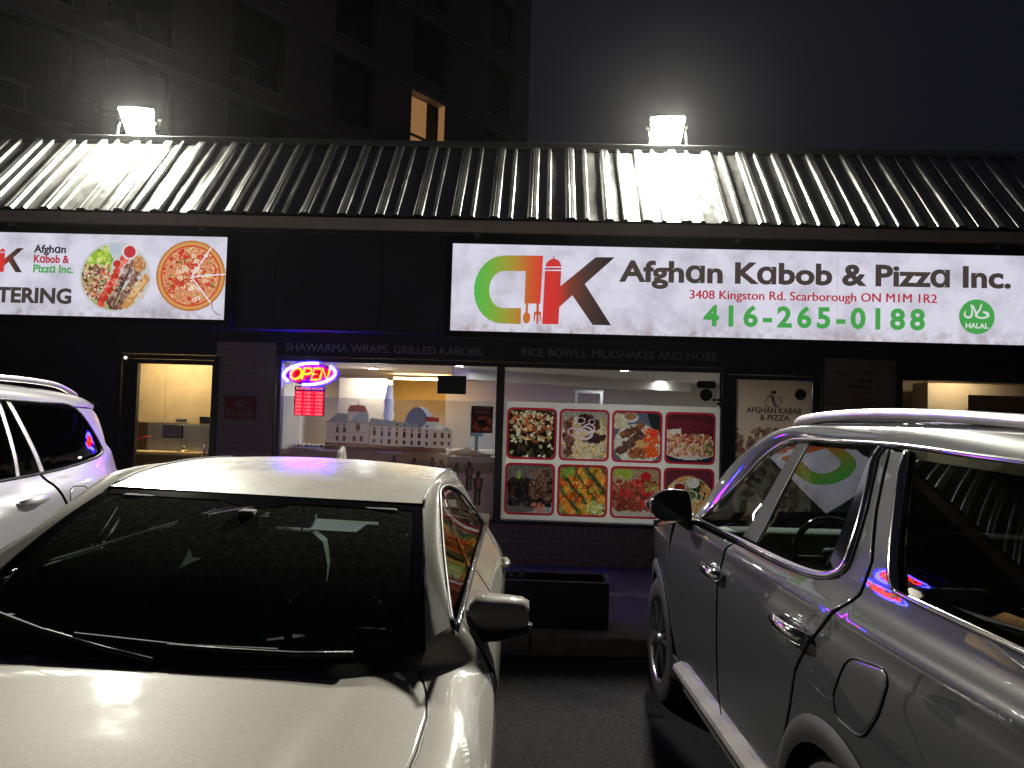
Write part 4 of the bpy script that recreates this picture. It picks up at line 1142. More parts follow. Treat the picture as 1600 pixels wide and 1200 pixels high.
for r in range(2):
    for q in range(4):
        x0 = -0.327 + q * 0.5745 + (0.004 if r == 0 else 0.0); x1 = x0 + 0.548; z1 = (1.818 - 0.0) - r * 0.605; z0 = z1 - 0.565
        fr = round_corners([(x0, z0), (x1, z0), (x1, z1), (x0, z1)], 0.07, 7)
        cv = food(r * 4 + q)
        b = 0.024; inn = round_corners([(x0 + b, z0 + b), (x1 - b, z0 + b), (x1 - b, z1 - b), (x0 + b, z1 - b)], 0.06, 7)
        kk = len(fr)
        mesh('picture_border', [(p[0], FY - 0.001, p[1]) for p in fr] + [(p[0], FY - 0.001, p[1]) for p in inn], [(i, (i + 1) % kk, (i + 1) % kk + kk, i + kk) for i in range(kk)], 'window_film', fm, cols=np.tile([*lin((168, 36, 52)), 1.0], (2 * kk, 1)))
        PX = np.c_[(x0 + b + cv.x * (x1 - x0 - 2 * b)).ravel(), (z1 - b - cv.y * (z1 - z0 - 2 * b)).ravel()]
        keep = inside(inn, PX).reshape(cv.h, cv.w)
        fp = cv.obj('food_picture', x0 + b, x1 - b, z0 + b, z1 - b, FY - 0.004, 'window_film', fm, keep)
        fp['label'] = 'printed picture of ' + dishes[r * 4 + q]
tag(flat_poly('oval_sticker', round_corners([(1.735, 2.085), (1.945, 2.085), (1.945, 2.165), (1.735, 2.165)], 0.04, 6), FY - 0.002, 'sticker_black'), 'dark oval sticker in the upper corner of the food picture window', 'sticker')
tag(flat_poly('round_sticker', circle(1.838, 2.012, 0.068, 28), FY - 0.002, 'sticker_black'), 'black round sticker below the oval sticker on the window', 'sticker')
for (x, z), wd in zip(((1.91, 1.945), (1.955, 1.945), (1.955, 1.905)), ('beside the round sticker', 'at the window edge, upper of two', 'at the window edge, lower of two')):
    tag(flat_poly('square_sticker', [(x, z), (x + 0.035, z), (x + 0.035, z + 0.03), (x, z + 0.03)], FY - 0.002, 'sticker_black'), 'tiny square card sticker ' + wd, 'sticker', 'tiny square window stickers')

# ------------------------------------------------------------------ small signs on the front
ns = empty('no_smoking_sign', (-3.27, WY - 0.03, 1.6), 'dark red NO SMOKING sign on the black brick pier', 'sign')
box('board', (-3.445, WY - 0.022, 1.60), (-3.095, WY - 0.010, 1.845), 'red_sign', ns, bevel=0.003)
lettering('lettering', 'NO', -3.325, -3.225, 1.738, 0.075, WY - 0.024, 'faded_white', ns, 0.02)
lettering('lettering', 'SMOKING', -3.425, -3.115, 1.628, 0.075, WY - 0.024, 'faded_white', ns, 0.02)
cp = empty('parking_sign', (3.46, WY - 0.03, 1.7), 'pale CUSTOMER PARKING sign with red small print between door and right window', 'sign')
box('board', (3.305, WY - 0.022, 1.55), (3.622, WY - 0.010, 2.275), 'parking_board', cp, bevel=0.003)
for t, x0, x1, z, h_, m_ in (('CUSTOMER', 3.32, 3.607, 2.185, 0.042, 'ink_maroon'), ('PARKING', 3.345, 3.582, 2.125, 0.038, 'ink_maroon'), ('2 HOUR LIMIT', 3.325, 3.60, 2.060, 0.034, 'parking_red'),
                             ('UNAUTHORIZED', 3.345, 3.585, 2.010, 0.020, 'parking_red'), ('VEHICLES WILL', 3.345, 3.585, 1.972, 0.020, 'parking_red'), ('BE TICKETED AND', 3.335, 3.595, 1.934, 0.020, 'parking_red'), ('OR TOWED AWAY', 3.345, 3.585, 1.896, 0.020, 'parking_red'), ('AT OWNERS', 3.37, 3.56, 1.858, 0.020, 'parking_red')):
    lettering('lettering', t, x0, x1, z, h_, WY - 0.024, m_, cp, 0.02)
po = empty('door_poster', (2.57, FY, 0.5), 'cream AFGHAN KABAB and PIZZA poster filling the right glass door', 'poster')
c = Canvas(60, 100, (190, 172, 152)); c.a[..., 3] = 0.97
c.a[..., :3] *= (0.9 + 0.12 * c.rs.random((100, 60)))[..., None]
c.scatter(190, [(120, 92, 74), (96, 66, 54), (134, 110, 92), (110, 60, 50)], .02, .08, None, (0, 1, .36, 1))
c.obj('sheet', 2.165, 2.975, 0.70, 2.185, FY, 'window_film', po)
lettering('lettering', 'AFGHAN KABAB', 2.275, 2.865, 1.835, 0.058, FY - 0.004, 'ink_black', po, 0.022)
lettering('lettering', '& PIZZA', 2.42, 2.74, 1.757, 0.058, FY - 0.004, 'ink_black', po, 0.022)
for pts, w in (([(2.475, 1.95), (2.51, 2.01), (2.535, 2.03), (2.55, 1.98), (2.575, 1.91), (2.60, 1.905)], .007), ([(2.545, 2.03), (2.57, 1.97), (2.60, 1.91), (2.635, 1.915)], .008), ([(2.575, 2.04), (2.568, 2.0), (2.578, 1.95)], .006),
               ([(2.59, 1.965), (2.62, 2.01), (2.645, 2.0), (2.648, 1.96), (2.63, 1.93)], .005), ([(2.478, 1.95), (2.485, 1.915), (2.52, 1.895), (2.56, 1.893)], .004)):
    stroke('emblem_stroke', pts, w, FY - 0.004, 'ink_maroon', po)
flat_poly('emblem_cap', circle(2.565, 2.062, 0.032, 20, rz=0.018), FY - 0.004, 'ink_maroon', po)
rb = flat_poly('round_badge', circle(2.855, 2.045, 0.062, 30), FY - 0.004, 'sticker_black', po)
lettering('badge_word', 'HALAL', 2.82, 2.89, 2.005, 0.016, FY - 0.007, 'faded_white', rb, 0.02)
pn = empty('paper_note', (-4.03, WY + 0.02, 1.37), 'small black framed PLEASE USE OTHER DOOR note on the left door', 'note')
box('note_frame', (-4.148, WY + 0.014, 1.368), (-3.915, WY + 0.027, 1.508), 'ink_black', pn, bevel=0.006)
mesh('sheet', [(-4.135, WY + 0.012, 1.381), (-3.928, WY + 0.012, 1.381), (-3.928, WY + 0.012, 1.495), (-4.135, WY + 0.012, 1.495)], [(0, 1, 2, 3)], 'paper', pn)
for t, x0, x1, z in (('PLEASE USE', -4.115, -3.945, 1.453), ('OTHER DOOR', -4.122, -3.940, 1.418)): lettering('handwriting', t, x0, x1, z, 0.022, WY + 0.009, 'ink_black', pn, 0.0, slope=0.02, italic=0.15)

# ------------------------------------------------------------------ planter
pl = empty('planter', (-0.2, 5.95, 0.12), 'long black planter box standing on the walkway between the cars', 'planter')
PX0, PX1, PY0, PY1, PT = -0.95, 0.585, 5.88, 6.22, 0.475
boxes('box_wall', [((PX0, PY0, 0.125), (PX1, PY0 + 0.02, PT)), ((PX0, PY1 - 0.02, 0.125), (PX1, PY1, PT)), ((PX0, PY0 + 0.02, 0.125), (PX0 + 0.02, PY1 - 0.02, PT)), ((PX1 - 0.02, PY0 + 0.02, 0.125), (PX1, PY1 - 0.02, PT))], 'planter_black', pl)
rimv = [(PX0, PY0), (PX1, PY0), (PX1, PY1), (PX0, PY1)]
boxes('rim', [((PX0 - 0.006, PY0 - 0.006, PT), (PX1 + 0.006, PY0 + 0.012, PT + 0.008)), ((PX0 - 0.006, PY1 - 0.012, PT), (PX1 + 0.006, PY1 + 0.006, PT + 0.008)), ((PX1 - 0.012, PY0 + 0.012, PT), (PX1 + 0.006, PY1 - 0.012, PT + 0.008)), ((PX0 - 0.006, PY0 + 0.012, PT), (PX0 + 0.012, PY1 - 0.012, PT + 0.008))], 'planter_rim', pl)
grid('soil', lambda u, v: (PX0 + 0.02 + u * (PX1 - PX0 - 0.04), PY0 + 0.02 + v * (PY1 - PY0 - 0.04), 0.40 + 0.015 * math.sin(u * 31) * math.cos(v * 9)), 40, 8, 'soil', pl)
pt = empty('potted_plant', (-0.12, 6.05, 0.40), 'small leafy plant growing at the end of the black planter', 'plant')
for i in range(7):
    a = rng.uniform(0, 6.28); tip = (-0.12 + 0.10 * math.cos(a), 6.05 + 0.07 * math.sin(a), 0.52 + rng.uniform(0, 0.13))
    tube('stem', [(-0.12, 6.05, 0.395), ((-0.12 + tip[0]) / 2, (6.05 + tip[1]) / 2, 0.49), tip], 0.003, 'leaf', pt, n=5)
    for q in range(4):
        b = rng.uniform(0, 6.28); L = 0.045; t = 0.5 + 0.5 * q / 3
        c0 = np.array([-0.12 + (tip[0] + 0.12) * t, 6.05 + (tip[1] - 6.05) * t, 0.40 + (tip[2] - 0.40) * t]); d = np.array([math.cos(b), math.sin(b), 0.3]); s_ = np.array([-math.sin(b), math.cos(b), 0])
        mesh('leaf', [c0, c0 + d * L * .5 + s_ * .014, c0 + d * L + np.array([0, 0, -.008]), c0 + d * L * .5 - s_ * .014], [(0, 1, 2, 3)], 'leaf', pt)

# ------------------------------------------------------------------ car paint, glass, rubber
def car_paint(name, base, rough, metal, coat_rough, dust, dscale=90.0):
    """Metallic base under a clear coat; dust roughens and pales it in patches."""
    m = principled(name, base, rough, metal, coat=1.0, coat_rough=coat_rough)
    nt = m.node_tree; p = nt.nodes['Principled BSDF']
    tc = nt.nodes.new('ShaderNodeTexCoord')
    n = nt.nodes.new('ShaderNodeTexNoise'); n.inputs['Scale'].default_value = 5.0; n.inputs['Detail'].default_value = 9; n.inputs['Roughness'].default_value = 0.7
    nt.links.new(tc.outputs['Object'], n.inputs['Vector'])
    r = nt.nodes.new('ShaderNodeMapRange'); r.inputs['From Min'].default_value = 0.35; r.inputs['From Max'].default_value = 0.7
    r.inputs['To Min'].default_value = coat_rough; r.inputs['To Max'].default_value = coat_rough + dust
    nt.links.new(n.outputs['Fac'], r.inputs['Value']); nt.links.new(r.outputs[0], p.inputs['Coat Roughness'])
    f = nt.nodes.new('ShaderNodeTexNoise'); f.inputs['Scale'].default_value = 900.0; f.inputs['Detail'].default_value = 1
    nt.links.new(tc.outputs['Object'], f.inputs['Vector'])
    b = nt.nodes.new('ShaderNodeBump'); b.inputs['Strength'].default_value = 0.10; b.inputs['Distance'].default_value = 0.0006
    nt.links.new(f.outputs['Fac'], b.inputs['Height']); nt.links.new(b.outputs['Normal'], p.inputs['Normal'])
    d = nt.nodes.new('ShaderNodeTexNoise'); d.inputs['Scale'].default_value = dscale; d.inputs['Detail'].default_value = 4
    nt.links.new(tc.outputs['Object'], d.inputs['Vector'])
    r2 = nt.nodes.new('ShaderNodeMapRange'); r2.inputs['From Min'].default_value = 0.3; r2.inputs['From Max'].default_value = 0.7
    r2.inputs['To Min'].default_value = 0.90; r2.inputs['To Max'].default_value = 1.06
    nt.links.new(d.outputs['Fac'], r2.inputs['Value'])
    mx = nt.nodes.new('ShaderNodeMix'); mx.data_type = 'RGBA'; mx.blend_type = 'MULTIPLY'; mx.inputs['Factor'].default_value = 1.0
    mx.inputs['A'].default_value = (*base, 1); nt.links.new(r2.outputs[0], mx.inputs['B']); nt.links.new(mx.outputs['Result'], p.inputs['Base Color'])
    return m
car_paint('paint_white', (0.49, 0.46, 0.41), 0.5, 0.0, 0.02, 0.05)
car_paint('paint_white_dewy', (0.54, 0.515, 0.465), 0.5, 0.0, 0.22, 0.16)
for q in ('paint_white', 'paint_white_dewy'): MATS[q].node_tree.nodes['Principled BSDF'].inputs['Specular IOR Level'].default_value = 0.12
car_paint('paint_grey', (0.064, 0.068, 0.076), 0.36, 0.0, 0.0, 0.025)
MATS['paint_grey'].node_tree.nodes['Principled BSDF'].inputs['Specular IOR Level'].default_value = 0.1
car_paint('paint_silver', (0.60, 0.60, 0.63), 0.36, 0.45, 0.03, 0.06)
principled('chrome', (0.72, 0.72, 0.74), 0.10, metal=1.0)
principled('satin_silver', (0.62, 0.60, 0.59), 0.34, metal=0.75, rvar=0.06, vscale=5)
principled('gloss_black', (0.008, 0.008, 0.010), 0.08, coat=1.0)
principled('trim_black', (0.014, 0.014, 0.016), 0.45, bump=0.1, bscale=300)
principled('cladding', (0.030, 0.030, 0.033), 0.5, bump=0.15, bscale=250)
principled('rubber', (0.016, 0.016, 0.017), 0.7, bump=0.2, bscale=90)
principled('rim_alloy', (0.42, 0.42, 0.45), 0.25, metal=0.9)
principled('rim_dark', (0.02, 0.02, 0.022), 0.35, metal=0.3)
principled('cabin_dark', (0.055, 0.058, 0.055), 0.7)
principled('cabin_grey', (0.20, 0.21, 0.195), 0.75)
principled('seat_cloth', (0.085, 0.09, 0.085), 0.8, bump=0.2, bscale=200)
principled('seat_tan', (0.20, 0.155, 0.11), 0.6)
principled('headliner', (0.22, 0.22, 0.205), 0.9)
principled('visor_vinyl', (0.24, 0.25, 0.22), 0.7)
principled('mirror_glass', (0.03, 0.035, 0.04), 0.02, metal=0.0, coat=1.0)
principled('tail_red', (0.16, 0.004, 0.006), 0.12, coat=1.0)
principled('lamp_clear', (0.35, 0.35, 0.36), 0.1, coat=1.0)
principled('pillar_black', (0.006, 0.006, 0.007), 0.40, spec=0.12)
glass_mat('windshield_glass', (0.70, 0.82, 0.76), 0.0, 1.5, dust=0.11)
glass_mat('side_glass', (0.42, 0.47, 0.45), 0.0, 1.55, dust=0.004, gain=1.15)
glass_mat('privacy_glass', (0.05, 0.055, 0.055), 0.0, 1.55, dust=0.002, gain=1.1)

def pchip(xs, ys):
    xs = np.array(xs, float); ys = np.array(ys, float); h = np.diff(xs); d = np.diff(ys) / h; m = np.zeros(len(xs))
    m[1:-1] = np.where(d[:-1] * d[1:] > 0, 2 * d[:-1] * d[1:] / (d[:-1] + d[1:] + 1e-12), 0); m[0], m[-1] = d[0], d[-1]
    def f(x):
        x = np.clip(np.asarray(x, float), xs[0] - 0.05, xs[-1] + 0.05); i = np.clip(np.searchsorted(xs, x) - 1, 0, len(xs) - 2)
        t = (x - xs[i]) / h[i]
        return (2 * t ** 3 - 3 * t ** 2 + 1) * ys[i] + (t ** 3 - 2 * t ** 2 + t) * h[i] * m[i] + (-2 * t ** 3 + 3 * t ** 2) * ys[i + 1] + (t ** 3 - t ** 2) * h[i] * m[i + 1]
    return f

def wheel(parent, x, y, z, side, R=0.37, W=0.22, rim=0.25, spokes=10, dark=False):
    """Tyre, rim barrel, spokes and hub; side = -1 faces -x."""
    w = empty('wheel', (0, 0, 0)); w.parent = parent
    ax = (side, 0, 0); o = (x, y, z)
    lathe('tyre', [(rim, -W * .85), (R * .93, -W * .9), (R, -W * .75), (R, -W * .2), (R * .985, -W * .06), (R * .93, 0.0), (rim + .03, 0.012), (rim, 0.0)], o, ax, 'rubber', w, local=True, n=48)
    lathe('rim', [(rim + .004, 0.006), (rim - .012, 0.002), (rim - .022, -0.02), (rim - .03, -W * .8)], o, ax, 'rim_alloy', w, local=True, n=48)
    lathe('hub_disc', [(0.0, -0.06), (rim - .02, -0.075)], o, ax, 'rim_dark', w, local=True, n=32)
    lathe('hub_cap', [(0.0, 0.004), (0.03, 0.002), (0.034, -0.02), (0.07, -0.05)], o, ax, 'rim_alloy', w, local=True, n=20)
    for i in range(spokes):
        a = 2 * math.pi * i / spokes + (0.12 if i % 2 else -0.12)
        d = np.array([0, math.cos(a), math.sin(a)]); t = np.array([0, -math.sin(a), math.cos(a)]); O = np.array(o)
        V = []
        for r_, hw, dep in ((0.03, .016, -.012), (rim * .6, .013, -.004), (rim - .015, .011, -.006)):
            for s_ in (-1, 1):
                V.append(O + d * r_ + t * hw * s_ + np.array([side * dep, 0, 0])); V.append(O + d * r_ + t * hw * s_ * 1.3 + np.array([side * (dep - .03), 0, 0]))
        F = []
        for k in (0, 4): F += [(k, k + 2, k + 6, k + 4), (k, k + 4, k + 5, k + 1), (k + 2, k + 3, k + 7, k + 6)]
        mesh('spoke', V, F, 'rim_dark' if (dark and i % 2) else 'rim_alloy', w, local=True)
    return w

def seat(parent, x, y, fwd, m, z=0.28, k=1.0):
    """Car seat: cushion, tapered backrest, headrest on posts; fwd = +1 faces +y."""
    s = empty('seat', (0, 0, 0)); s.parent = parent
    def shell(name, rows, depth):
        V = []; F = []; n = 9
        for (yy, zz, w, dp) in rows:
            for j in range(n):
                t = j / (n - 1) * 2 - 1
                V.append((x + w * t, y + fwd * (yy + dp * (abs(t) ** 3)), zz))
        b = len(V)
        for (yy, zz, w, dp) in rows:
            for j in range(n):
                t = j / (n - 1) * 2 - 1
                V.append((x + w * 0.96 * t, y + fwd * (yy - depth), zz))
        for off in (0, b):
            for i in range(len(rows) - 1):
                for j in range(n - 1):
                    a = off + i * n + j; F.append((a, a + 1, a + n + 1, a + n))
        for i in range(len(rows) - 1):
            for j in (0, n - 1): F.append((i * n + j, i * n + j + n, b + i * n + j + n, b + i * n + j))
        for i in (0, len(rows) - 1):
            for j in range(n - 1): F.append((i * n + j, i * n + j + 1, b + i * n + j + 1, b + i * n + j))
        return mesh(name, V, F, m, s, smooth=True, local=True)
    box('cushion', (x - .25, y - .02 if fwd > 0 else y - .48, z), (x + .25, y + .48 if fwd > 0 else y + .02, z + .16), m, s, bevel=0.05, local=True, seg=3)
    shell('backrest', [(0.02, z + .12, .24, .03), (-.04, z + .30, .26, .05), (-.10, z + .48, .25, .05), (-.15, z + .60, .20, .03), (-.17, z + .645, .12, .0)], 0.10)
    shell('headrest', [(-.15, z + .67, .11, .0), (-.15, z + .72, .135, .0), (-.17, z + .80, .13, .0), (-.20, z + .845, .08, .0)], 0.07)
    for q in (-.05, .05): tube('post', [(x + q, y - fwd * .20, z + .60), (x + q, y - fwd * .21, z + .70)], 0.006, 'chrome', s, local=True, n=6)

def steering(parent, x, y, z, fwd, m='cabin_dark', R=0.185, tilt=24):
    s = empty('steering_wheel', (0, 0, 0)); s.parent = parent
    M = Matrix.Translation((x, y, z)) @ Matrix.Rotation(rad(90 - tilt) * fwd, 4, 'X')
    tube('grip', [M @ Vector((R * math.cos(t), R * math.sin(t), 0)) for t in np.linspace(0, 2 * math.pi, 36, endpoint=False)], 0.015, 'gloss_black', s, local=True, n=8, closed=True)
    for a in (0, math.pi, -math.pi / 2): tube('spoke', [M @ Vector((0.03 * math.cos(a), 0.03 * math.sin(a), 0)), M @ Vector((R * math.cos(a), R * math.sin(a), 0))], 0.014, m, s, local=True, n=6)
    c = M @ Vector((0, 0, 0)); box('hub', (c.x - .06, c.y - .03, c.z - .05), (c.x + .06, c.y + .03, c.z + .05), m, s, bevel=.02, local=True)

def arc_pts(cy, cz, r, a0, a1, n=16):
    return [(cy + r * math.cos(rad(a)), cz + r * math.sin(rad(a))) for a in np.linspace(a0, a1, n)]

# ------------------------------------------------------------------ pale sedan in front of the camera (front towards us, y runs to its rear)
sd = empty('sedan_car', (-1.011, 0.85, 0.0), 'dusty off-white sedan parked facing us in the left foreground', 'car', None, (0, rad(1.5), rad(1.6)))
sW = pchip([0.18, 0.35, 0.50, 0.70, 0.82, 0.90, 0.97, 1.03, 1.09, 1.13, 1.18, 1.26, 1.40, 1.46],
           [0.865, 0.898, 0.912, 0.930, 0.937, 0.926, 0.888, 0.845, 0.802, 0.776, 0.750, 0.714, 0.664, 0.640])
def sTap(y):
    y = np.asarray(y, float)
    return 0.16 * (np.clip(1.35 - y, 0, None) / 1.35) ** 2.6 + 0.16 * (np.clip(y - 3.5, 0, None) / 1.15) ** 2
def sedan_side(side):
    def f(a, b): return np.c_[side * (sW(b) - sTap(a)), a, b]
    return f
# hood: (x, y) -> z
hz = pchip([0.0, 0.10, 0.35, 0.70, 1.0, 1.30, 1.6], [0.70, 0.80, 0.885, 0.945, 0.975, 1.000, 1.012])
def hood_z(x, y):
    ax = np.abs(x)
    return hz(y) - 0.040 * (ax / 0.75) ** 3.0 + 0.012 / (1 + np.exp(-(ax - (0.40 + 0.10 * y)) / 0.018)) - 0.008
hood_surf = lambda a, b: np.c_[a, b, hood_z(a, b)]
hood_half = [(0.0, 1.275), (0.25, 1.282), (0.42, 1.296), (0.545, 1.330), (0.625, 1.385), (0.668, 1.432), (0.692, 1.425), (0.722, 1.36), (0.744, 1.27), (0.757, 1.157), (0.752, 0.98), (0.72, 0.6), (0.64, 0.25), (0.45, 0.08), (0.2, 0.03)]
hp = hood_half + [(-x, y) for x, y in hood_half[::-1][:-1]] if False else hood_half + [(0.0, 0.02)] + [(-x, y) for x, y in hood_half[::-1] if x > 0]
panel('hood', hp, hood_surf, 'paint_white', sd, h=0.05, out=(0, 0, 1), edge=0.008, drop=0.005)
# windshield: u across -1..1, v up 0..1
def ws_pt(u, v):
    bx, by, bz = 0.715 * u, 1.305 + 0.125 * abs(u) ** 2.4, 0.990 + 0.040 * abs(u) ** 2.4
    tx, ty, tz = 0.605 * u, 2.055 + 0.03 * u * u, 1.386 - 0.008 * u * u
    x, y, z = bx + (tx - bx) * v, by + (ty - by) * v, bz + (tz - bz) * v
    q = 4 * v * (1 - v)
    return (x, y - 0.018 * q, z + 0.030 * q)
grid('windshield', lambda a, b: ws_pt(a * 2 - 1, b), 28, 16, 'windshield_glass', sd, local=True)
def ws_off(u, v, d):
    p = np.array(ws_pt(u, v)); return p + np.array([0, -0.42, 0.9]) * d
fr_o = [(-1 + 2 * i / 30, 0.0) for i in range(31)] + [(1, i / 12) for i in range(1, 13)] + [(1 - 2 * i / 30, 1.0) for i in range(1, 31)] + [(-1, 1 - i / 12) for i in range(1, 12)]
fr_i = []
for u, v in fr_o:
    top = 0.055 + 0.05 * math.exp(-(u / 0.16) ** 4)
    fr_i.append((max(-0.945, min(0.945, u)), max(0.06, min(1 - top, v))))
k = len(fr_o)
mesh('windshield_border', [ws_off(u, v, 0.002) for u, v in fr_o] + [ws_off(u, v, 0.002) for u, v in fr_i], [(i, (i + 1) % k, (i + 1) % k + k, i + k) for i in range(k)], 'gloss_black', sd, local=True)
# cowl, wipers
grid('cowl', lambda a, b: ((a * 2 - 1) * 0.70, 1.24 + 0.14 * b + 0.15 * abs(a * 2 - 1) ** 2.6, 0.950 + 0.02 * b + 0.02 * abs(a * 2 - 1)), 16, 3, 'trim_black', sd, local=True)
for nm, pts, r_ in (('wiper_arm', [(0.72, 0.02), (0.50, 0.035), (0.20, 0.055), (-0.02, 0.062)], [0.011, 0.010, 0.008, 0.006]), ('wiper_blade', [(0.42, 0.058), (0.05, 0.065), (-0.42, 0.075)], 0.008),
                     ('wiper_arm', [(-0.05, 0.0), (-0.25, 0.03), (-0.55, 0.07)], [0.011, 0.009, 0.006]), ('wiper_blade', [(-0.12, 0.03), (-0.52, 0.065), (-0.86, 0.10)], 0.008)):
    tube(nm, [ws_off(u, v, 0.016 if nm == 'wiper_arm' else 0.012) for u, v in pts], r_, 'trim_black' if nm == 'wiper_arm' else 'rubber', sd, local=True, n=6)
# roof
rz = pchip([2.06, 2.3, 2.6, 2.95, 3.3, 3.6, 3.85], [1.390, 1.436, 1.462, 1.472, 1.462, 1.432, 1.385])
def roof_pt(u, v):
    y = 2.068 + 0.03 * u * u + v * 1.75; x = 0.603 * u
    return (x, y, rz(y) - (0.008 + 0.018 * min(1, v * 2)) * u * u)
grid('roof', lambda a, b: roof_pt(a * 2 - 1, b), 28, 26, 'paint_white_dewy', sd, local=True)
tube('antenna_fin', [(-0.02, 3.34, 1.452), (-0.02, 3.40, 1.478), (-0.02, 3.46, 1.502), (-0.02, 3.50, 1.505), (-0.02, 3.52, 1.448)], [0.006, 0.020, 0.016, 0.012, 0.022], 'paint_white', sd, local=True, n=10, flat=(0.7, 1.3))
for s_ in (-1, 1):
    S = sedan_side(s_); O = (s_, 0, 0)
    # side glass with its curved outline
    gl = catmull([(1.485, 1.122), (1.65, 1.182), (1.85, 1.262), (2.13, 1.392), (2.28, 1.428), (2.6, 1.415), (3.0, 1.352), (3.35, 1.258), (3.62, 1.155), (3.72, 1.106)], 5)
    bl_ = [(y, 1.102) for y in (3.6, 3.2, 2.8, 2.46)]
    up = lambda y: float(np.interp(y, gl[:, 0], gl[:, 1]))
    front = [p for p in gl if p[0] < 2.37] + [(2.385, up(2.385)), (2.33, 1.104), (2.0, 1.104), (1.7, 1.108)]
    rear = [(2.47, up(2.47))] + [p for p in gl if p[0] > 2.5] + [(3.3, 1.104), (2.8, 1.104), (2.42, 1.104)]
    panel('side_window', front, S, 'side_glass', sd, h=0.06, out=O, rim=False, lift=-0.006)
    panel('side_window', rear, S, 'side_glass', sd, h=0.06, out=O, rim=False, lift=-0.006)
    panel('door_pillar', [(2.33, 1.10), (2.42, 1.10), (2.475, up(2.475)), (2.38, up(2.38))], S, 'gloss_black', sd, h=0.05, out=O, lift=-0.003, rim=False)
    tube('window_trim', [S(np.array([y]), np.array([z]))[0] + np.array([s_ * 0.002, 0, 0]) for y, z in np.r_[[(1.44, 1.108)], gl]], 0.008, 'trim_black', sd, local=True, n=6)
    tube('belt_moulding', [S(np.array([y]), np.array([1.096]))[0] + np.array([s_ * 0.003, 0, 0]) for y in np.linspace(1.44, 3.75, 24)], 0.010, 'chrome', sd, local=True, n=8)
    # A pillar and cant rail: from windshield/roof edge to window edge
    A = [ws_pt(s_, v) for v in np.linspace(0.05, 1, 10)] + [roof_pt(s_, v) for v in np.linspace(0.04, 0.72, 14)]
    A = np.array(A)
    tB = np.linspace(0, 1, len(A))
    ys = np.interp(tB, [0, 0.42, 0.55, 1.0], [1.45, 2.16, 2.42, 3.40])
    zs = np.array([float(np.interp(y, np.r_[1.44, gl[:, 0]], np.r_[1.104, gl[:, 1] + 0.006])) for y in ys])
    Bc = S(ys, zs)
    nrm = np.tile([s_ * 0.75, -0.25, 0.62], (len(A), 1)); nrm[12:] = [s_ * 0.6, 0, 0.8]
    strip('a_pillar', A, Bc, 'paint_white', sd, 0.016, nrm, 8)
    tube('roof_ditch', A[9:] + np.array([0, 0, 0.003]), 0.005, 'trim_black', sd, local=True, n=6)
    strip('pillar_lining', (A - np.array([s_ * 0.02, -0.012, 0.022]))[6:], (Bc - np.array([s_ * 0.028, 0, 0.0]))[6:], 'cabin_grey', sd, 0.0, (0, 0, 1), 3)
    # C pillar down to the shoulder
    A2 = np.array([roof_pt(s_, 0.70), roof_pt(s_, 0.85), roof_pt(s_ * 0.98, 1.0), (s_ * 0.60, 4.05, 1.27), (s_ * 0.62, 4.30, 1.12), (s_ * 0.66, 4.45, 1.05)])
    B3 = S(np.array([3.38, 3.52, 3.64, 3.74, 3.95, 4.3]), np.array([1.25, 1.20, 1.15, 1.105, 1.09, 1.05]))
    strip('c_pillar', catmull(A2, 4), catmull(B3, 4), 'paint_white', sd, 0.012, (s_ * 0.8, 0, 0.5), 6)
    strip('rear_lining', catmull(A2, 4) - np.array([s_ * 0.025, 0, 0.02]), catmull(B3, 4) - np.array([s_ * 0.035, 0, 0.0]), 'cabin_dark', sd, 0.0, (0, 0, 1), 4)
    box('door_card', (s_ * 0.80 - 0.01, 1.70, 0.35), (s_ * 0.80 + 0.01, 3.55, 1.08), 'cabin_dark', sd, local=True)
    # door skins, fender, quarter panel
    panel('front_door', [(1.62, 1.088), (1.63, 0.95), (1.715, 0.80), (1.80, 0.62), (1.82, 0.40), (1.82, 0.27), (2.50, 0.27), (2.50, 0.7), (2.44, 1.088)], S, 'paint_white', sd, out=O)
    panel('rear_door', [(2.45, 1.088), (2.51, 0.7), (2.51, 0.27), (3.15, 0.27), (3.22, 0.45), (3.42, 0.66), (3.55, 0.85), (3.60, 1.086)], S, 'paint_white', sd, out=O)
    panel('rear_quarter', [(3.61, 1.086), (3.56, 0.85), (3.43, 0.66), (3.32, 0.50)] + arc_pts(3.72, 0.33, 0.39, 150, 15, 12) + [(4.2, 0.35), (4.62, 0.40), (4.66, 0.9), (4.60, 1.04), (4.2, 1.06)], S, 'paint_white', sd, out=O)
    panel('sill', [(1.42, 0.20), (3.30, 0.20), (3.30, 0.262), (1.45, 0.262)], S, 'paint_white', sd, out=O, lift=0.004)
    tube('sill_trim', [S(np.array([y]), np.array([0.235]))[0] + np.array([s_ * 0.012, 0, 0]) for y in np.linspace(1.6, 3.2, 8)], 0.007, 'chrome', sd, local=True, n=6)
    panel('fender', [(1.61, 0.93), (1.625, 0.92), (1.705, 0.80), (1.79, 0.62), (1.81, 0.40), (1.81, 0.27), (1.42, 0.27)] + arc_pts(0.98, 0.33, 0.39, 8, 165, 16) + [(0.45, 0.45), (0.10, 0.50), (0.12, 0.70), (0.4, 0.80), (0.9, 0.865), (1.3, 0.895)], S, 'paint_white', sd, out=O)
    seam = np.array([(0.692, 1.425), (0.722, 1.36), (0.744, 1.27), (0.757, 1.157), (0.752, 0.98), (0.72, 0.6), (0.64, 0.25)])
    As = np.c_[s_ * (seam[:, 0] + 0.003), seam[:, 1], hood_z(seam[:, 0], seam[:, 1]) - 0.003]
    Af = np.r_[[ws_pt(s_, 0.08), ws_pt(s_, 0.03), (s_ * 0.706, 1.434, 1.004)], As]
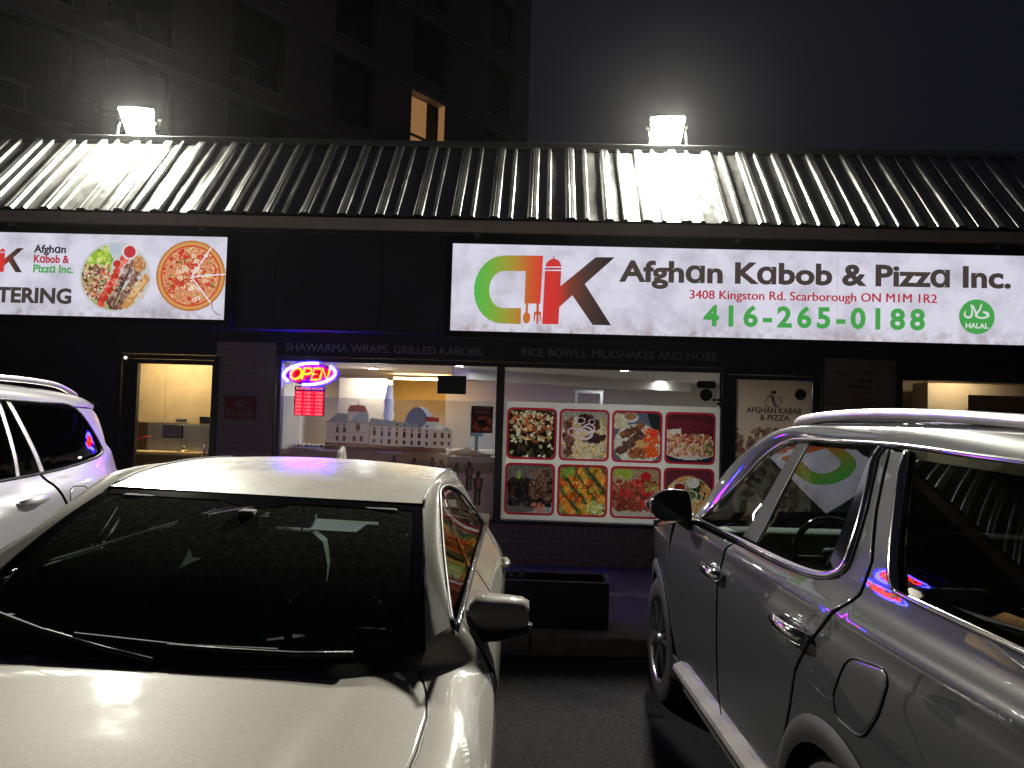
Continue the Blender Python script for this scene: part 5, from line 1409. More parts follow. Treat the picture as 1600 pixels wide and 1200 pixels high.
    Bs = S(np.array([1.62, 1.61, 1.595, 1.56, 1.48, 1.36, 1.17, 0.99, 0.6, 0.25]), np.array([1.086, 1.04, 0.985, 0.945, 0.918, 0.902, 0.888, 0.873, 0.832, 0.755]))
    strip('fender_crown', catmull(Af, 5), catmull(Bs, 5), 'paint_white', sd, 0.020, (s_ * 0.55, -0.1, 0.8), 12)
    tube('hood_gap', As[:, :] + np.array([0, 0, -0.002]), 0.004, 'trim_black', sd, local=True, n=5)
    # mirror
    mr = empty('door_mirror', (0, 0, 0)); mr.parent = sd
    V = []; F = []; n = 14
    prof_m = [(0.0, 0.62), (0.10, 0.94), (0.30, 1.0), (0.62, 0.97), (0.88, 0.90), (1.0, 0.68)]
    for (t, sc2) in prof_m:
        x = 0.822 + 0.205 * t
        for j in range(n):
            a = 2 * math.pi * j / n
            yy = 1.78 - 0.085 * math.cos(a) * sc2 * (1 - 0.25 * t) + 0.045 * t; zz = 1.068 + (0.062 * math.sin(a)) * sc2 - 0.010 * t
            if math.cos(a) < -0.2: yy = 1.815 + 0.045 * t
            V.append((s_ * x, yy, zz))
    for i in range(len(prof_m) - 1):
        for j in range(n): F.append((i * n + j, i * n + (j + 1) % n, (i + 1) * n + (j + 1) % n, (i + 1) * n + j))
    F += [tuple(range(n)), tuple(range((len(prof_m) - 1) * n, len(prof_m) * n))]
    mesh('shell', V, F, 'paint_white', mr, smooth=True, local=True)
    tube('lower_cover', [(s_ * 0.79, 1.755, 0.985), (s_ * 0.84, 1.765, 0.992), (s_ * 0.93, 1.78, 1.002), (s_ * 1.01, 1.81, 1.012), (s_ * 1.03, 1.825, 1.032)], [0.022, 0.036, 0.036, 0.030, 0.014], 'gloss_black', mr, local=True, n=12, flat=(1.5, 0.62))
    tube('arm', [(s_ * 0.80, 1.78, 0.99), (s_ * 0.84, 1.78, 0.985), (s_ * 0.87, 1.785, 1.0)], [0.036, 0.032, 0.022], 'trim_black', mr, local=True, n=10)
    mesh('glass', [(s_ * 0.835, 1.817, 1.018), (s_ * 1.0, 1.852, 1.025), (s_ * 1.0, 1.852, 1.105), (s_ * 0.835, 1.817, 1.115)], [(0, 1, 2, 3)], 'mirror_glass', mr, local=True)
    # door handles
    for yh in (2.30, 3.40):
        zc = 0.935
        q = lambda dy, dx: S(np.array([yh + dy]), np.array([zc]))[0] + np.array([s_ * dx, 0, 0])
        tube('door_handle', [q(-.10, .0), q(-.085, .028), q(0, .036), q(.085, .028), q(.10, .0)], [.010, .015, .015, .015, .010], 'paint_white', sd, local=True, n=8)
    wheel(sd, s_ * 0.90, 0.98, 0.325, s_, 0.325, 0.21, 0.225)
    wheel(sd, s_ * 0.90, 3.72, 0.325, s_, 0.325, 0.21, 0.225)
    # head and tail lamps
    panel('headlamp', [(0.06, 0.62), (0.42, 0.70), (0.52, 0.79), (0.35, 0.785), (0.10, 0.715)], S, 'lamp_clear', sd, h=0.08, out=O, lift=0.012, rim=False)
    panel('tail_lamp', [(4.35, 0.80), (4.64, 0.80), (4.64, 0.98), (4.30, 0.96)], S, 'tail_red', sd, h=0.1, out=O, lift=0.006, rim=False)
    # sun visor and pillar trim inside
    visor = box('sun_visor', (s_ * 0.33 - 0.19, 2.02, 1.335), (s_ * 0.33 + 0.19, 2.05, 1.372), 'visor_vinyl', sd, bevel=0.010, local=True)
    tube('pillar_trim', [np.array(ws_pt(s_ * 0.95, v)) + np.array([0, 0.05, -0.03]) for v in np.linspace(0.05, 0.98, 8)], 0.026, 'cabin_grey', sd, local=True, n=8)
grid('rear_glass', lambda a, b: ((a * 2 - 1) * (0.60 + 0.02 * b), 3.84 + 0.46 * b, 1.385 - 0.27 * b + 0.02 * math.sin(b * 3.1)), 10, 6, 'windshield_glass', sd, local=True)
grid('trunk_lid', lambda a, b: ((a * 2 - 1) * (0.70 - 0.04 * b), 4.28 + 0.38 * b, 1.085 - 0.03 * b - 0.05 * (a * 2 - 1) ** 2), 10, 4, 'paint_white', sd, local=True)
grid('rear_bumper', lambda a, b: ((a * 2 - 1) * 0.80, 4.66 - 0.10 * (a * 2 - 1) ** 2 - 0.02 * b, 1.05 - 0.75 * b), 12, 4, 'paint_white', sd, local=True)
grid('front_bumper', lambda a, b: ((a * 2 - 1) * 0.76, 0.0 + 0.16 * (a * 2 - 1) ** 2 - 0.05 * math.sin(b * 3.1), 0.75 - 0.52 * b), 14, 5, 'paint_white', sd, local=True)
box('grille', (-0.42, -0.065, 0.42), (0.42, -0.03, 0.62), 'trim_black', sd, bevel=0.02, local=True)
# cabin
boxes('floor_pan', [((-0.84, 0.25, 0.17), (0.84, 4.55, 0.26)), ((-0.70, 0.3, 0.26), (0.70, 1.22, 0.80)), ((-0.70, 3.75, 0.26), (0.70, 4.5, 1.0))], 'cabin_dark', sd, local=True)
grid('dashboard', lambda a, b: ((a * 2 - 1) * 0.72, 1.20 + 0.18 * abs(a * 2 - 1) ** 2 + 0.46 * b, 0.965 + 0.035 * math.sin(b * 3.0) + (0.03 * math.exp(-((a * 2 - 1) * 0.72 - 0.36) ** 2 / 0.02) * b) - 0.16 * max(0, b - 0.8) * 5), 30, 12, 'cabin_grey', sd, local=True)
steering(sd, 0.36, 1.86, 0.96, -1)
seat(sd, 0.36, 2.45, -1, 'seat_cloth', 0.36, 1.0)
seat(sd, -0.36, 2.45, -1, 'seat_cloth', 0.36, 1.0)
seat(sd, 0.32, 3.45, -1, 'seat_cloth', 0.36)
seat(sd, -0.32, 3.45, -1, 'seat_cloth', 0.36)
grid('headliner', lambda a, b: ((a * 2 - 1) * 0.58, 2.10 + 1.6 * b, rz(2.10 + 1.6 * b) - 0.035 - 0.02 * (a * 2 - 1) ** 2), 10, 10, 'headliner', sd, local=True)
im = empty('inside_mirror', (0, 0, 0)); im.parent = sd
box('housing', (-0.12, 1.905, 1.270), (0.10, 1.935, 1.330), 'cabin_dark', im, bevel=0.012, local=True)
box('stalk', (-0.04, 1.90, 1.325), (0.02, 1.96, 1.352), 'cabin_dark', im, bevel=0.01, local=True)
mesh('paper_tag', [(-0.285, 1.93, 1.250), (-0.18, 1.93, 1.262), (-0.155, 1.95, 1.325), (-0.255, 1.95, 1.325)], [(0, 1, 2, 3)], 'visor_vinyl', sd, local=True)
mesh('toll_tag', [ws_off(0.80, 0.875, -0.006), ws_off(0.91, 0.875, -0.006), ws_off(0.91, 0.945, -0.006), ws_off(0.80, 0.945, -0.006)], [(0, 1, 2, 3)], 'visor_vinyl', sd, local=True)

# ------------------------------------------------------------------ dark grey SUV on the right (y runs to its front)
sv = empty('grey_suv', (1.93, 0.65, 0.0), 'glossy dark grey SUV parked nose-in at the right edge', 'car', None, (0, 0, rad(2.7)))
pW = pchip([0.22, 0.36, 0.50, 0.66, 0.80, 0.95, 1.05, 1.12, 1.175, 1.19, 1.22, 1.27, 1.34, 1.46, 1.60, 1.66, 1.72],
           [0.905, 0.952, 0.966, 0.976, 0.984, 0.990, 0.984, 0.972, 0.966, 0.955, 0.925, 0.902, 0.878, 0.825, 0.757, 0.724, 0.680])
def pTap(y):
    y = np.asarray(y, float)
    return 0.17 * (np.clip(y - 3.7, 0, None) / 1.3) ** 2 + 0.12 * (np.clip(0.9 - y, 0, None) / 0.9) ** 2.2
def suv_side(side, W, T):
    return lambda a, b: np.c_[side * (W(b) - T(a) - 0.028 * (np.asarray(a) - 1.7) * np.clip((np.asarray(b) - 1.18) / 0.16, 0, 1)), a, b]
WF, WR = 4.22, 1.66
for s_ in (-1, 1):
    S = suv_side(s_, pW, pTap); O = (s_, 0, 0)
    on = lambda pts, d=0.0: [S(np.array([a]), np.array([b]))[0] + np.array([s_ * d, 0, 0]) for a, b in pts]
    panel('front_window', [(3.40, 1.225), (3.16, 1.408), (2.985, 1.552), (2.80, 1.628), (2.655, 1.645), (2.70, 1.45), (2.745, 1.235)], S, 'side_glass', sv, h=0.06, out=O, rim=False, lift=-0.006)
    panel('rear_window', [(2.565, 1.238), (2.555, 1.45), (2.535, 1.647), (1.98, 1.651), (1.925, 1.46), (1.912, 1.377), (1.902, 1.285), (1.95, 1.252), (2.2, 1.238)], S, 'side_glass', sv, h=0.06, out=O, rim=False, lift=-0.006)
    panel('door_pillar', [(2.745, 1.235), (2.70, 1.45), (2.655, 1.648), (2.535, 1.65), (2.555, 1.45), (2.565, 1.236)], S, 'pillar_black', sv, h=0.06, out=O, lift=-0.001, gap=0.001, edge=0.004)
    panel('quarter_window', round_corners([(1.70, 1.640), (1.62, 1.529), (1.492, 1.358), (1.445, 1.302), (0.42, 1.298), (0.50, 1.45), (0.66, 1.60), (1.18, 1.628)], 0.03, 4), S, 'privacy_glass', sv, h=0.06, out=O, rim=False, lift=-0.004)
    # black surround behind the glass edges
    panel('window_frame', [(1.98, 1.651), (1.925, 1.46), (1.902, 1.285), (1.85, 1.262), (1.79, 1.29), (1.83, 1.44), (1.915, 1.62), (1.90, 1.655)], S, 'gloss_black', sv, h=0.06, out=O, lift=-0.001, gap=0.0, edge=0.004)
    # doors
    panel('front_door', [(2.812, 0.44), (2.852, 0.55), (2.845, 0.72), (2.815, 0.96), (2.83, 1.035), (2.787, 1.166), (2.755, 1.208), (3.50, 1.200), (3.72, 1.16), (3.80, 0.95), (3.79, 0.60), (3.66, 0.44)], S, 'paint_grey', sv, out=O)
    panel('rear_door', [(2.806, 0.44), (2.846, 0.55), (2.839, 0.72), (2.809, 0.96), (2.824, 1.035), (2.781, 1.166), (2.749, 1.208), (2.20, 1.213), (1.93, 1.228), (1.80, 1.262), (1.765, 1.33), (1.80, 1.46), (1.895, 1.62), (1.885, 1.655),
                       (1.862, 1.655), (1.752, 1.465), (1.652, 1.335), (1.652, 1.243), (1.686, 1.2), (1.85, 1.036), (1.93, 0.934), (1.985, 0.80), (2.09, 0.60), (2.13, 0.44)], S, 'paint_grey', sv, out=O)
    # rear quarter with the wheel arch, C pillar and fuel flap
    fuel = round_corners([(1.64, 0.955), (1.575, 1.085), (1.39, 1.112), (1.36, 1.085), (1.385, 1.0), (1.47, 0.905), (1.62, 0.905)], 0.05, 5)
    panel('rear_quarter', [(1.856, 1.655), (1.745, 1.465), (1.645, 1.335), (1.645, 1.243), (1.68, 1.2), (1.844, 1.036), (1.924, 0.934), (1.978, 0.80), (2.02, 0.72)] + arc_pts(WR, 0.38, 0.46, 42, 166, 16) +
          [(1.0, 0.50), (0.10, 0.52), (0.04, 0.9), (0.06, 1.2), (0.25, 1.285), (1.43, 1.288), (1.505, 1.358), (1.632, 1.529), (1.715, 1.652)], S, 'paint_grey', sv, out=O)
    panel('fuel_flap', fuel, S, 'paint_grey', sv, out=O, lift=0.003, h=0.04, edge=0.006, drop=0.006, thick=0.02)
    tube('flap_gap', on(np.r_[poly_inset(resample(fuel, 0.03), -0.003), [fuel[0]]][:-1], 0.0015), 0.0032, 'trim_black', sv, local=True, n=5, closed=True)
    # arch flares
    for cy in (WR, WF):
        a0, a1 = (-12, 192) if cy == WR else (-12, 192)
        oo = arc_pts(cy, 0.38, 0.485, a0, a1, 30); ii = arc_pts(cy, 0.38, 0.405, a0, a1, 30)
        A = np.array(on(oo, 0.004)); Bf = np.array(on(ii, 0.016)); Cf = Bf - np.array([s_ * 0.10, 0, 0])
        strip('arch_flare', A, Bf, 'cladding', sv, 0.010, (s_, 0, 0), 4)
        strip('arch_liner', Bf, Cf, 'trim_black', sv, 0.0, (0, 0, 1), 2)
        wheel(sv, s_ * (0.955 if cy == WR else 0.945), cy, 0.378, s_, 0.378, 0.24, 0.262, 12, dark=True)
    panel('fender', [(3.81, 1.135), (3.80, 0.95), (3.80, 0.80), (3.80, 0.60), (3.78, 0.56)] + arc_pts(WF, 0.38, 0.46, 158, 10, 16) + [(4.90, 0.55), (4.93, 0.80), (4.86, 0.98), (4.4, 1.045)], S, 'paint_grey', sv, out=O)
    hc = np.array(on([(3.50, 1.205), (3.81, 1.14), (4.1, 1.09), (4.4, 1.05), (4.86, 0.985)]))
    hi_ = np.array([(s_ * 0.70, 3.62, 1.235), (s_ * 0.70, 3.9, 1.18), (s_ * 0.69, 4.1, 1.155), (s_ * 0.68, 4.4, 1.12), (s_ * 0.62, 4.86, 1.03)])
    strip('fender_crown', catmull(hc, 4), catmull(hi_, 4), 'paint_grey', sv, 0.02, (s_ * 0.5, 0, 0.85), 8)
    # A pillar, cant rail, roof side
    sideE = np.array(on([(3.52, 1.205), (3.40, 1.24), (3.16, 1.424), (2.985, 1.566), (2.80, 1.642), (2.6, 1.660), (2.2, 1.664), (1.8, 1.664), (1.4, 1.652), (1.0, 1.640), (0.66, 1.612), (0.50, 1.50), (0.42, 1.40), (0.36, 1.29)], 0.0))
    topE = np.array([(s_ * 0.83, 3.70, 1.20), (s_ * 0.80, 3.46, 1.42), (s_ * 0.765, 3.24, 1.555), (s_ * 0.735, 3.06, 1.636), (s_ * 0.70, 2.90, 1.692), (s_ * 0.665, 2.62, 1.722), (s_ * 0.655, 2.2, 1.734), (s_ * 0.655, 1.8, 1.736), (s_ * 0.652, 1.4, 1.732), (s_ * 0.645, 1.0, 1.718), (s_ * 0.63, 0.55, 1.690), (s_ * 0.66, 0.30, 1.56), (s_ * 0.70, 0.20, 1.42), (s_ * 0.76, 0.12, 1.28)])
    nn = np.tile([s_ * 0.7, 0.0, 0.71], (53, 1))
    strip('roof_side', catmull(sideE, 4), catmull(topE, 4), 'paint_grey', sv, 0.014, nn, 8)
    tube('drip_moulding', catmull(sideE[1:11], 5), 0.008, 'chrome', sv, local=True, n=8)
    # chrome window moulding
    belt = catmull([(3.50, 1.212), (3.1, 1.215), (2.69, 1.219), (2.21, 1.224), (1.95, 1.236), (1.83, 1.262), (1.778, 1.31), (1.80, 1.42), (1.86, 1.54), (1.905, 1.61), (1.90, 1.652)], 6)
    tube('belt_moulding', on(belt, 0.004), 0.014, 'chrome', sv, local=True, n=8)
    qm = catmull([(1.735, 1.648), (1.65, 1.53), (1.53, 1.365), (1.475, 1.30), (1.43, 1.288), (1.1, 1.287), (0.42, 1.285)], 6)
    tube('quarter_moulding', on(qm, 0.004), np.interp(np.linspace(0, 1, len(qm)), [0, 0.1, 0.45, 0.6, 1], [0.010, 0.020, 0.020, 0.010, 0.009]), 'chrome', sv, local=True, n=8)
    # roof rail
    rr = catmull([(s_ * 0.640, 2.86, 1.712), (s_ * 0.655, 2.74, 1.738), (s_ * 0.66, 2.43, 1.757), (s_ * 0.662, 2.03, 1.764), (s_ * 0.662, 1.635, 1.757), (s_ * 0.66, 1.33, 1.744), (s_ * 0.655, 0.9, 1.725), (s_ * 0.64, 0.6, 1.70)], 5)
    tube('roof_rail', rr, np.interp(np.linspace(0, 1, len(rr)), [0, 0.08, 0.92, 1], [0.008, 0.017, 0.017, 0.008]), 'satin_silver', sv, local=True, n=10, flat=(0.9, 1.15))
    # sill, step trim
    panel('rocker', [(2.10, 0.30), (3.76, 0.30), (3.76, 0.43), (2.10, 0.43)], S, 'cladding', sv, out=O, lift=0.004)
    V = []
    for yy in np.linspace(2.14, 3.56, 14):
        xo = float(pW(np.array(0.43)) - pTap(yy))
        for dx, zz in ((-0.004, 0.452), (0.040, 0.430), (0.046, 0.412), (0.0, 0.395)): V.append((s_ * (xo + dx), yy, zz))
    mesh('sill_trim', V, [(4 * i + j, 4 * i + j + 1, 4 * i + j + 5, 4 * i + j + 4) for i in range(13) for j in range(3)], 'satin_silver', sv, local=True)
    # handles with a dished recess
    for yh in (2.87, 1.95):
        zc = 1.062
        q = lambda dy, dx, dz=0.0: S(np.array([yh + dy]), np.array([zc + dz]))[0] + np.array([s_ * dx, 0, 0])
        hd = empty('door_handle', (0, 0, 0)); hd.parent = sv
        tube('grip', [q(-.135, .004), q(-.12, .030), q(-.05, .042), q(.05, .042), q(.115, .034), q(.135, .006)], [.012, .020, .020, .019, .017, .012], 'chrome', hd, local=True, n=10, flat=(0.8, 1.2))
        panel('cup', [(yh + .085 * math.cos(a) - 0.015, zc + .030 * math.sin(a) + 0.004) for a in np.linspace(0, 2 * math.pi, 18, endpoint=False)], S, 'trim_black', hd, h=0.05, out=O, lift=0.0022, rim=False)
    # mirror
    mr = empty('door_mirror', (0, 0, 0)); mr.parent = sv
    out_m = round_corners([(0.955, 1.215), (1.13, 1.205), (1.185, 1.265), (1.175, 1.325), (1.10, 1.372), (0.975, 1.368)], 0.035, 5)
    V = []; F = []; k = len(out_m)
    cx, cz = out_m.mean(0)
    for dy, sc2 in ((3.365, 0.93), (3.375, 1.0), (3.44, 0.96), (3.50, 0.72), (3.52, 0.45)):
        for (x, z) in out_m: V.append((s_ * (cx + (x - cx) * sc2), dy, cz + (z - cz) * sc2))
    for i in range(4):
        for j in range(k): F.append((i * k + j, i * k + (j + 1) % k, (i + 1) * k + (j + 1) % k, (i + 1) * k + j))
    F.append(tuple(range(4 * k, 5 * k)))
    mesh('shell', V, F, 'gloss_black', mr, smooth=True, local=True)
    mesh('glass', [(s_ * (cx + (x - cx) * 0.92), 3.369, cz + (z - cz) * 0.92) for x, z in out_m], [tuple(range(k))], 'mirror_glass', mr, local=True)
    tube('arm', [(s_ * 0.90, 3.46, 1.165), (s_ * 0.955, 3.44, 1.185), (s_ * 1.02, 3.43, 1.215)], [0.040, 0.034, 0.024], 'trim_black', mr, local=True, n=10)
    tube('turn_signal', [(s_ * 1.188, 3.40, 1.27), (s_ * 1.19, 3.42, 1.305)], 0.008, 'lamp_clear', mr, local=True, n=8)
    panel('tail_lamp', [(0.05, 0.95), (0.22, 0.96), (0.20, 1.20), (0.07, 1.19)], S, 'tail_red', sv, h=0.08, out=O, lift=0.008, rim=False)
rzp = pchip([0.2, 0.55, 1.0, 1.6, 2.2, 2.62, 2.9, 3.1], [1.66, 1.712, 1.742, 1.762, 1.766, 1.752, 1.722, 1.67])
grid('roof', lambda a, b: ((a * 2 - 1) * 0.655, 0.52 + 2.42 * b, rzp(0.52 + 2.42 * b) - 0.028 * (a * 2 - 1) ** 4), 16, 22, 'paint_grey', sv, local=True)
grid('windshield', lambda a, b: ((a * 2 - 1) * (0.82 - 0.12 * b), 3.72 - 0.80 * b + 0.03 * math.sin(3.1 * b) + 0.10 * (1 - (a * 2 - 1) ** 2), 1.20 + 0.50 * b + 0.03 * math.sin(3.1 * b)), 14, 10, 'windshield_glass', sv, local=True)
grid('hood', lambda a, b: ((a * 2 - 1) * (0.70 - 0.08 * b), 3.66 + 1.2 * b, 1.225 - 0.16 * b - 0.06 * b * b + 0.02 * (1 - (a * 2 - 1) ** 2)), 12, 12, 'paint_grey', sv, local=True)
grid('front_bumper', lambda a, b: ((a * 2 - 1) * 0.86, 4.98 - 0.12 * (a * 2 - 1) ** 2 - 0.03 * b, 1.02 - 0.75 * b), 12, 4, 'paint_grey', sv, local=True)
grid('tailgate', lambda a, b: ((a * 2 - 1) * 0.78, 0.02 + 0.10 * (a * 2 - 1) ** 2 + 0.02 * b, 0.45 + 0.85 * b), 12, 6, 'paint_grey', sv, local=True)
grid('rear_glass', lambda a, b: ((a * 2 - 1) * (0.74 - 0.1 * b), 0.06 + 0.46 * b * b + 0.06 * (a * 2 - 1) ** 2, 1.30 + 0.40 * b), 10, 6, 'privacy_glass', sv, local=True)
boxes('floor_pan', [((-0.88, 0.15, 0.20), (0.88, 4.8, 0.34)), ((-0.72, 3.75, 0.34), (0.72, 4.75, 0.98)), ((-0.78, 0.15, 0.34), (0.78, 1.2, 0.75))], 'cabin_dark', sv, local=True)
boxes('door_card', [((-0.90, 1.95, 0.40), (-0.86, 3.70, 1.19)), ((0.86, 1.95, 0.40), (0.90, 3.70, 1.19))], 'cabin_dark', sv, local=True)
grid('dashboard', lambda a, b: ((a * 2 - 1) * 0.80, 3.75 - 0.50 * b, 1.13 + 0.04 * math.sin(3 * b) - 0.22 * max(0, b - 0.75) * 4), 12, 8, 'cabin_grey', sv, local=True)
steering(sv, -0.38, 3.02, 1.10, 1, R=0.19)
for q in (-0.38, 0.38): seat(sv, q, 2.30, 1, 'seat_tan', 0.52)
for q in (-0.36, 0.36): seat(sv, q, 1.45, 1, 'seat_cloth', 0.52)
box('dash_screen', (-0.18, 3.20, 1.14), (0.22, 3.22, 1.26), 'gloss_black', sv, bevel=0.004, local=True)
grid('headliner', lambda a, b: ((a * 2 - 1) * 0.64, 0.6 + 2.2 * b, rzp(0.6 + 2.2 * b) - 0.05), 6, 8, 'headliner', sv, local=True)

# ------------------------------------------------------------------ silver SUV at the left edge (front towards us, y runs to its rear)
bv = empty('silver_suv', (-3.7, 1.2, 0.06), 'silver white SUV at the left edge with neon reflections on its rear corner', 'car', None, (0, rad(1.3), rad(3.0)))
bWp = pchip([0.22, 0.36, 0.50, 0.70, 0.90, 1.02, 1.10, 1.17, 1.22, 1.27, 1.34, 1.46, 1.60, 1.66, 1.72], [0.90, 0.94, 0.95, 0.962, 0.958, 0.952, 0.945, 0.928, 0.905, 0.888, 0.870, 0.826, 0.766, 0.738, 0.690])
def bTap(y):
    y = np.asarray(y, float)
    return 0.20 * (np.clip(1.2 - y, 0, None) / 1.2) ** 2.4 + 0.24 * (np.clip(y - 3.75, 0, None) / 0.85) ** 2.2
def bside(side):
    def f(a, b):
        cr = 0.012 * np.tanh((1.10 + 0.18 * (a - 2.85) - b) / 0.025) * np.clip((a - 1.5) / 0.6, 0, 1)
        return np.c_[side * (bWp(b) - bTap(a) + cr), a, b]
    return f
for s_ in (-1, 1):
    S = bside(s_); O = (s_, 0, 0)
    on = lambda pts, d=0.0: [S(np.array([a]), np.array([b]))[0] + np.array([s_ * d, 0, 0]) for a, b in pts]
    panel('quarter_window', round_corners([(3.225, 1.672), (3.345, 1.268), (3.7, 1.292), (4.07, 1.345), (4.085, 1.40), (3.87, 1.632), (3.6, 1.662)], 0.03, 4), S, 'privacy_glass', bv, h=0.06, out=O, rim=False, lift=-0.004)
    panel('vent_window', [(3.13, 1.678), (3.17, 1.676), (3.285, 1.258), (3.10, 1.25)], S, 'privacy_glass', bv, h=0.06, out=O, rim=False, lift=-0.004)
    panel('rear_window', [(2.25, 1.225), (2.25, 1.690), (3.08, 1.682), (3.055, 1.246)], S, 'privacy_glass', bv, h=0.06, out=O, rim=False, lift=-0.004)
    panel('front_window', [(1.38, 1.20), (1.75, 1.50), (2.0, 1.63), (2.18, 1.685), (2.18, 1.222)], S, 'side_glass', bv, h=0.06, out=O, rim=False, lift=-0.004)
    for P in ([(3.088, 1.682), (3.122, 1.680), (3.094, 1.25), (3.062, 1.246)], [(3.178, 1.677), (3.217, 1.674), (3.335, 1.262), (3.294, 1.258)]):
        panel('window_divider', P, S, 'satin_silver', bv, h=0.06, out=O, gap=0.0, edge=0.004)
    panel('pillar_cover', [(2.25, 1.222), (2.25, 1.69), (2.18, 1.69), (2.18, 1.22)], S, 'gloss_black', bv, h=0.06, out=O, gap=0.0, edge=0.004)
    panel('rear_door', [(2.22, 0.42), (2.20, 1.215), (3.28, 1.250), (3.35, 1.18), (3.41, 1.11), (3.465, 1.04), (3.50, 0.85), (3.38, 0.6), (3.22, 0.42)], S, 'paint_silver', bv, out=O)
    panel('front_door', [(1.22, 0.42), (1.20, 1.10), (1.35, 1.185), (2.19, 1.214), (2.21, 0.42)], S, 'paint_silver', bv, out=O)
    panel('rear_quarter', [(3.29, 1.250), (3.36, 1.18), (3.42, 1.11), (3.475, 1.04), (3.51, 0.85), (3.44, 0.62)] + arc_pts(3.83, 0.39, 0.45, 148, 10, 14) + [(4.5, 0.48), (4.55, 0.9), (4.52, 1.12), (4.47, 1.24), (4.38, 1.31), (4.30, 1.385), (4.345, 1.45), (4.37, 1.55), (4.33, 1.60), (4.22, 1.645), (3.90, 1.655), (3.89, 1.640), (4.10, 1.405), (4.085, 1.335), (3.7, 1.280), (3.35, 1.256)], S, 'paint_silver', bv, out=O)
    panel('fender', [(1.21, 0.42), (1.19, 1.10), (0.7, 1.04), (0.15, 0.92), (0.06, 0.6), (0.1, 0.45)] + arc_pts(0.85, 0.39, 0.45, 172, 5, 14)[::1] + [(1.3, 0.42)][:0], S, 'paint_silver', bv, out=O)
    fl = round_corners([(3.50, 1.00), (3.50, 1.13), (3.55, 1.155), (3.70, 1.14), (3.72, 1.0)], 0.03, 4)
    panel('fuel_flap', fl, S, 'paint_silver', bv, out=O, lift=0.003, edge=0.005, drop=0.005)
    tube('flap_gap', on(poly_inset(resample(fl, 0.03), -0.003), 0.0015), 0.003, 'trim_black', bv, local=True, n=5, closed=True)
    sideE = np.array(on([(1.25, 1.19), (1.72, 1.512), (2.0, 1.65), (2.25, 1.70), (2.8, 1.698), (3.2, 1.690), (3.6, 1.676), (3.9, 1.656), (4.1, 1.650), (4.28, 1.635)]))
    topE = np.array([(s_ * 0.80, 1.02, 1.17), (s_ * 0.76, 1.52, 1.52), (s_ * 0.715, 1.82, 1.66), (s_ * 0.68, 2.1, 1.728), (s_ * 0.66, 2.8, 1.762), (s_ * 0.66, 3.2, 1.766), (s_ * 0.655, 3.6, 1.758), (s_ * 0.645, 3.95, 1.735), (s_ * 0.635, 4.15, 1.712), (s_ * 0.60, 4.33, 1.680)])
    strip('roof_side', catmull(sideE, 4), catmull(topE, 4), 'paint_silver', bv, 0.014, (s_ * 0.7, 0, 0.71), 8)
    tube('window_moulding', on(catmull([(2.0, 1.215), (2.6, 1.232), (3.3, 1.254), (3.7, 1.283), (4.075, 1.333), (4.098, 1.40), (3.88, 1.642), (3.5, 1.674), (2.8, 1.69), (2.2, 1.692)], 5), 0.003), 0.009, 'trim_black', bv, local=True, n=6)
    rr = catmull([(s_ * 0.62, 1.9, 1.705), (s_ * 0.625, 2.1, 1.765), (s_ * 0.63, 2.8, 1.806), (s_ * 0.63, 3.25, 1.812), (s_ * 0.628, 3.6, 1.806), (s_ * 0.625, 3.85, 1.788), (s_ * 0.62, 4.05, 1.742), (s_ * 0.615, 4.12, 1.715)], 5)
    tube('roof_rail', rr, np.interp(np.linspace(0, 1, len(rr)), [0, 0.1, 0.9, 1], [0.010, 0.018, 0.018, 0.008]), 'satin_silver', bv, local=True, n=10)
    for yh in (3.11, 2.05):
        zc = 1.118
        q = lambda dy, dx: S(np.array([yh + dy]), np.array([zc + 0.06 * dy]))[0] + np.array([s_ * dx, 0, 0])
        hd = empty('door_handle', (0, 0, 0)); hd.parent = bv
        tube('grip', [q(-.125, .004), q(-.10, .028), q(-.03, .042), q(.05, .042), q(.105, .028), q(.125, .004)], [.010, .018, .022, .020, .016, .010], 'paint_silver', hd, local=True, n=10, flat=(0.8, 1.15))
        panel('cup', [(yh + .09 * math.cos(a), zc - .012 + .032 * math.sin(a)) for a in np.linspace(0, 2 * math.pi, 18, endpoint=False)], S, 'trim_black', hd, h=0.05, out=O, lift=0.002, rim=False)
    for cy in (3.83, 0.85):
        oo = arc_pts(cy, 0.39, 0.47, -10, 190, 26); ii = arc_pts(cy, 0.39, 0.41, -10, 190, 26)
        Bf = np.array(on(ii, 0.012)); strip('arch_flare', np.array(on(oo, 0.003)), Bf, 'cladding', bv, 0.008, (s_, 0, 0), 4); strip('arch_liner', Bf, Bf - np.array([s_ * 0.1, 0, 0]), 'trim_black', bv, 0, (0, 0, 1), 2)
        wheel(bv, s_ * 0.93, cy, 0.385, s_, 0.385, 0.25, 0.265, 10)
    panel('rocker', [(1.3, 0.25), (3.4, 0.25), (3.4, 0.41), (1.3, 0.41)], S, 'cladding', bv, out=O, lift=0.003)
    panel('tail_lamp', [(4.30, 0.98), (4.52, 0.98), (4.48, 1.16), (4.34, 1.17)], S, 'tail_red', bv, h=0.06, out=O, lift=0.006, rim=False)
    tube('door_mirror', [(s_ * 0.90, 1.52, 1.22), (s_ * 0.98, 1.50, 1.27), (s_ * 1.10, 1.53, 1.285), (s_ * 1.15, 1.56, 1.28)], [0.02, 0.075, 0.075, 0.035], 'paint_silver', bv, local=True, n=12)
rzb = pchip([1.7, 2.1, 2.8, 3.3, 3.8, 4.15, 4.36], [1.66, 1.745, 1.785, 1.788, 1.765, 1.728, 1.690])
grid('roof', lambda a, b: ((a * 2 - 1) * 0.655, 2.0 + 2.35 * b, rzb(2.0 + 2.35 * b) - 0.024 * (a * 2 - 1) ** 4), 14, 18, 'paint_silver', bv, local=True)
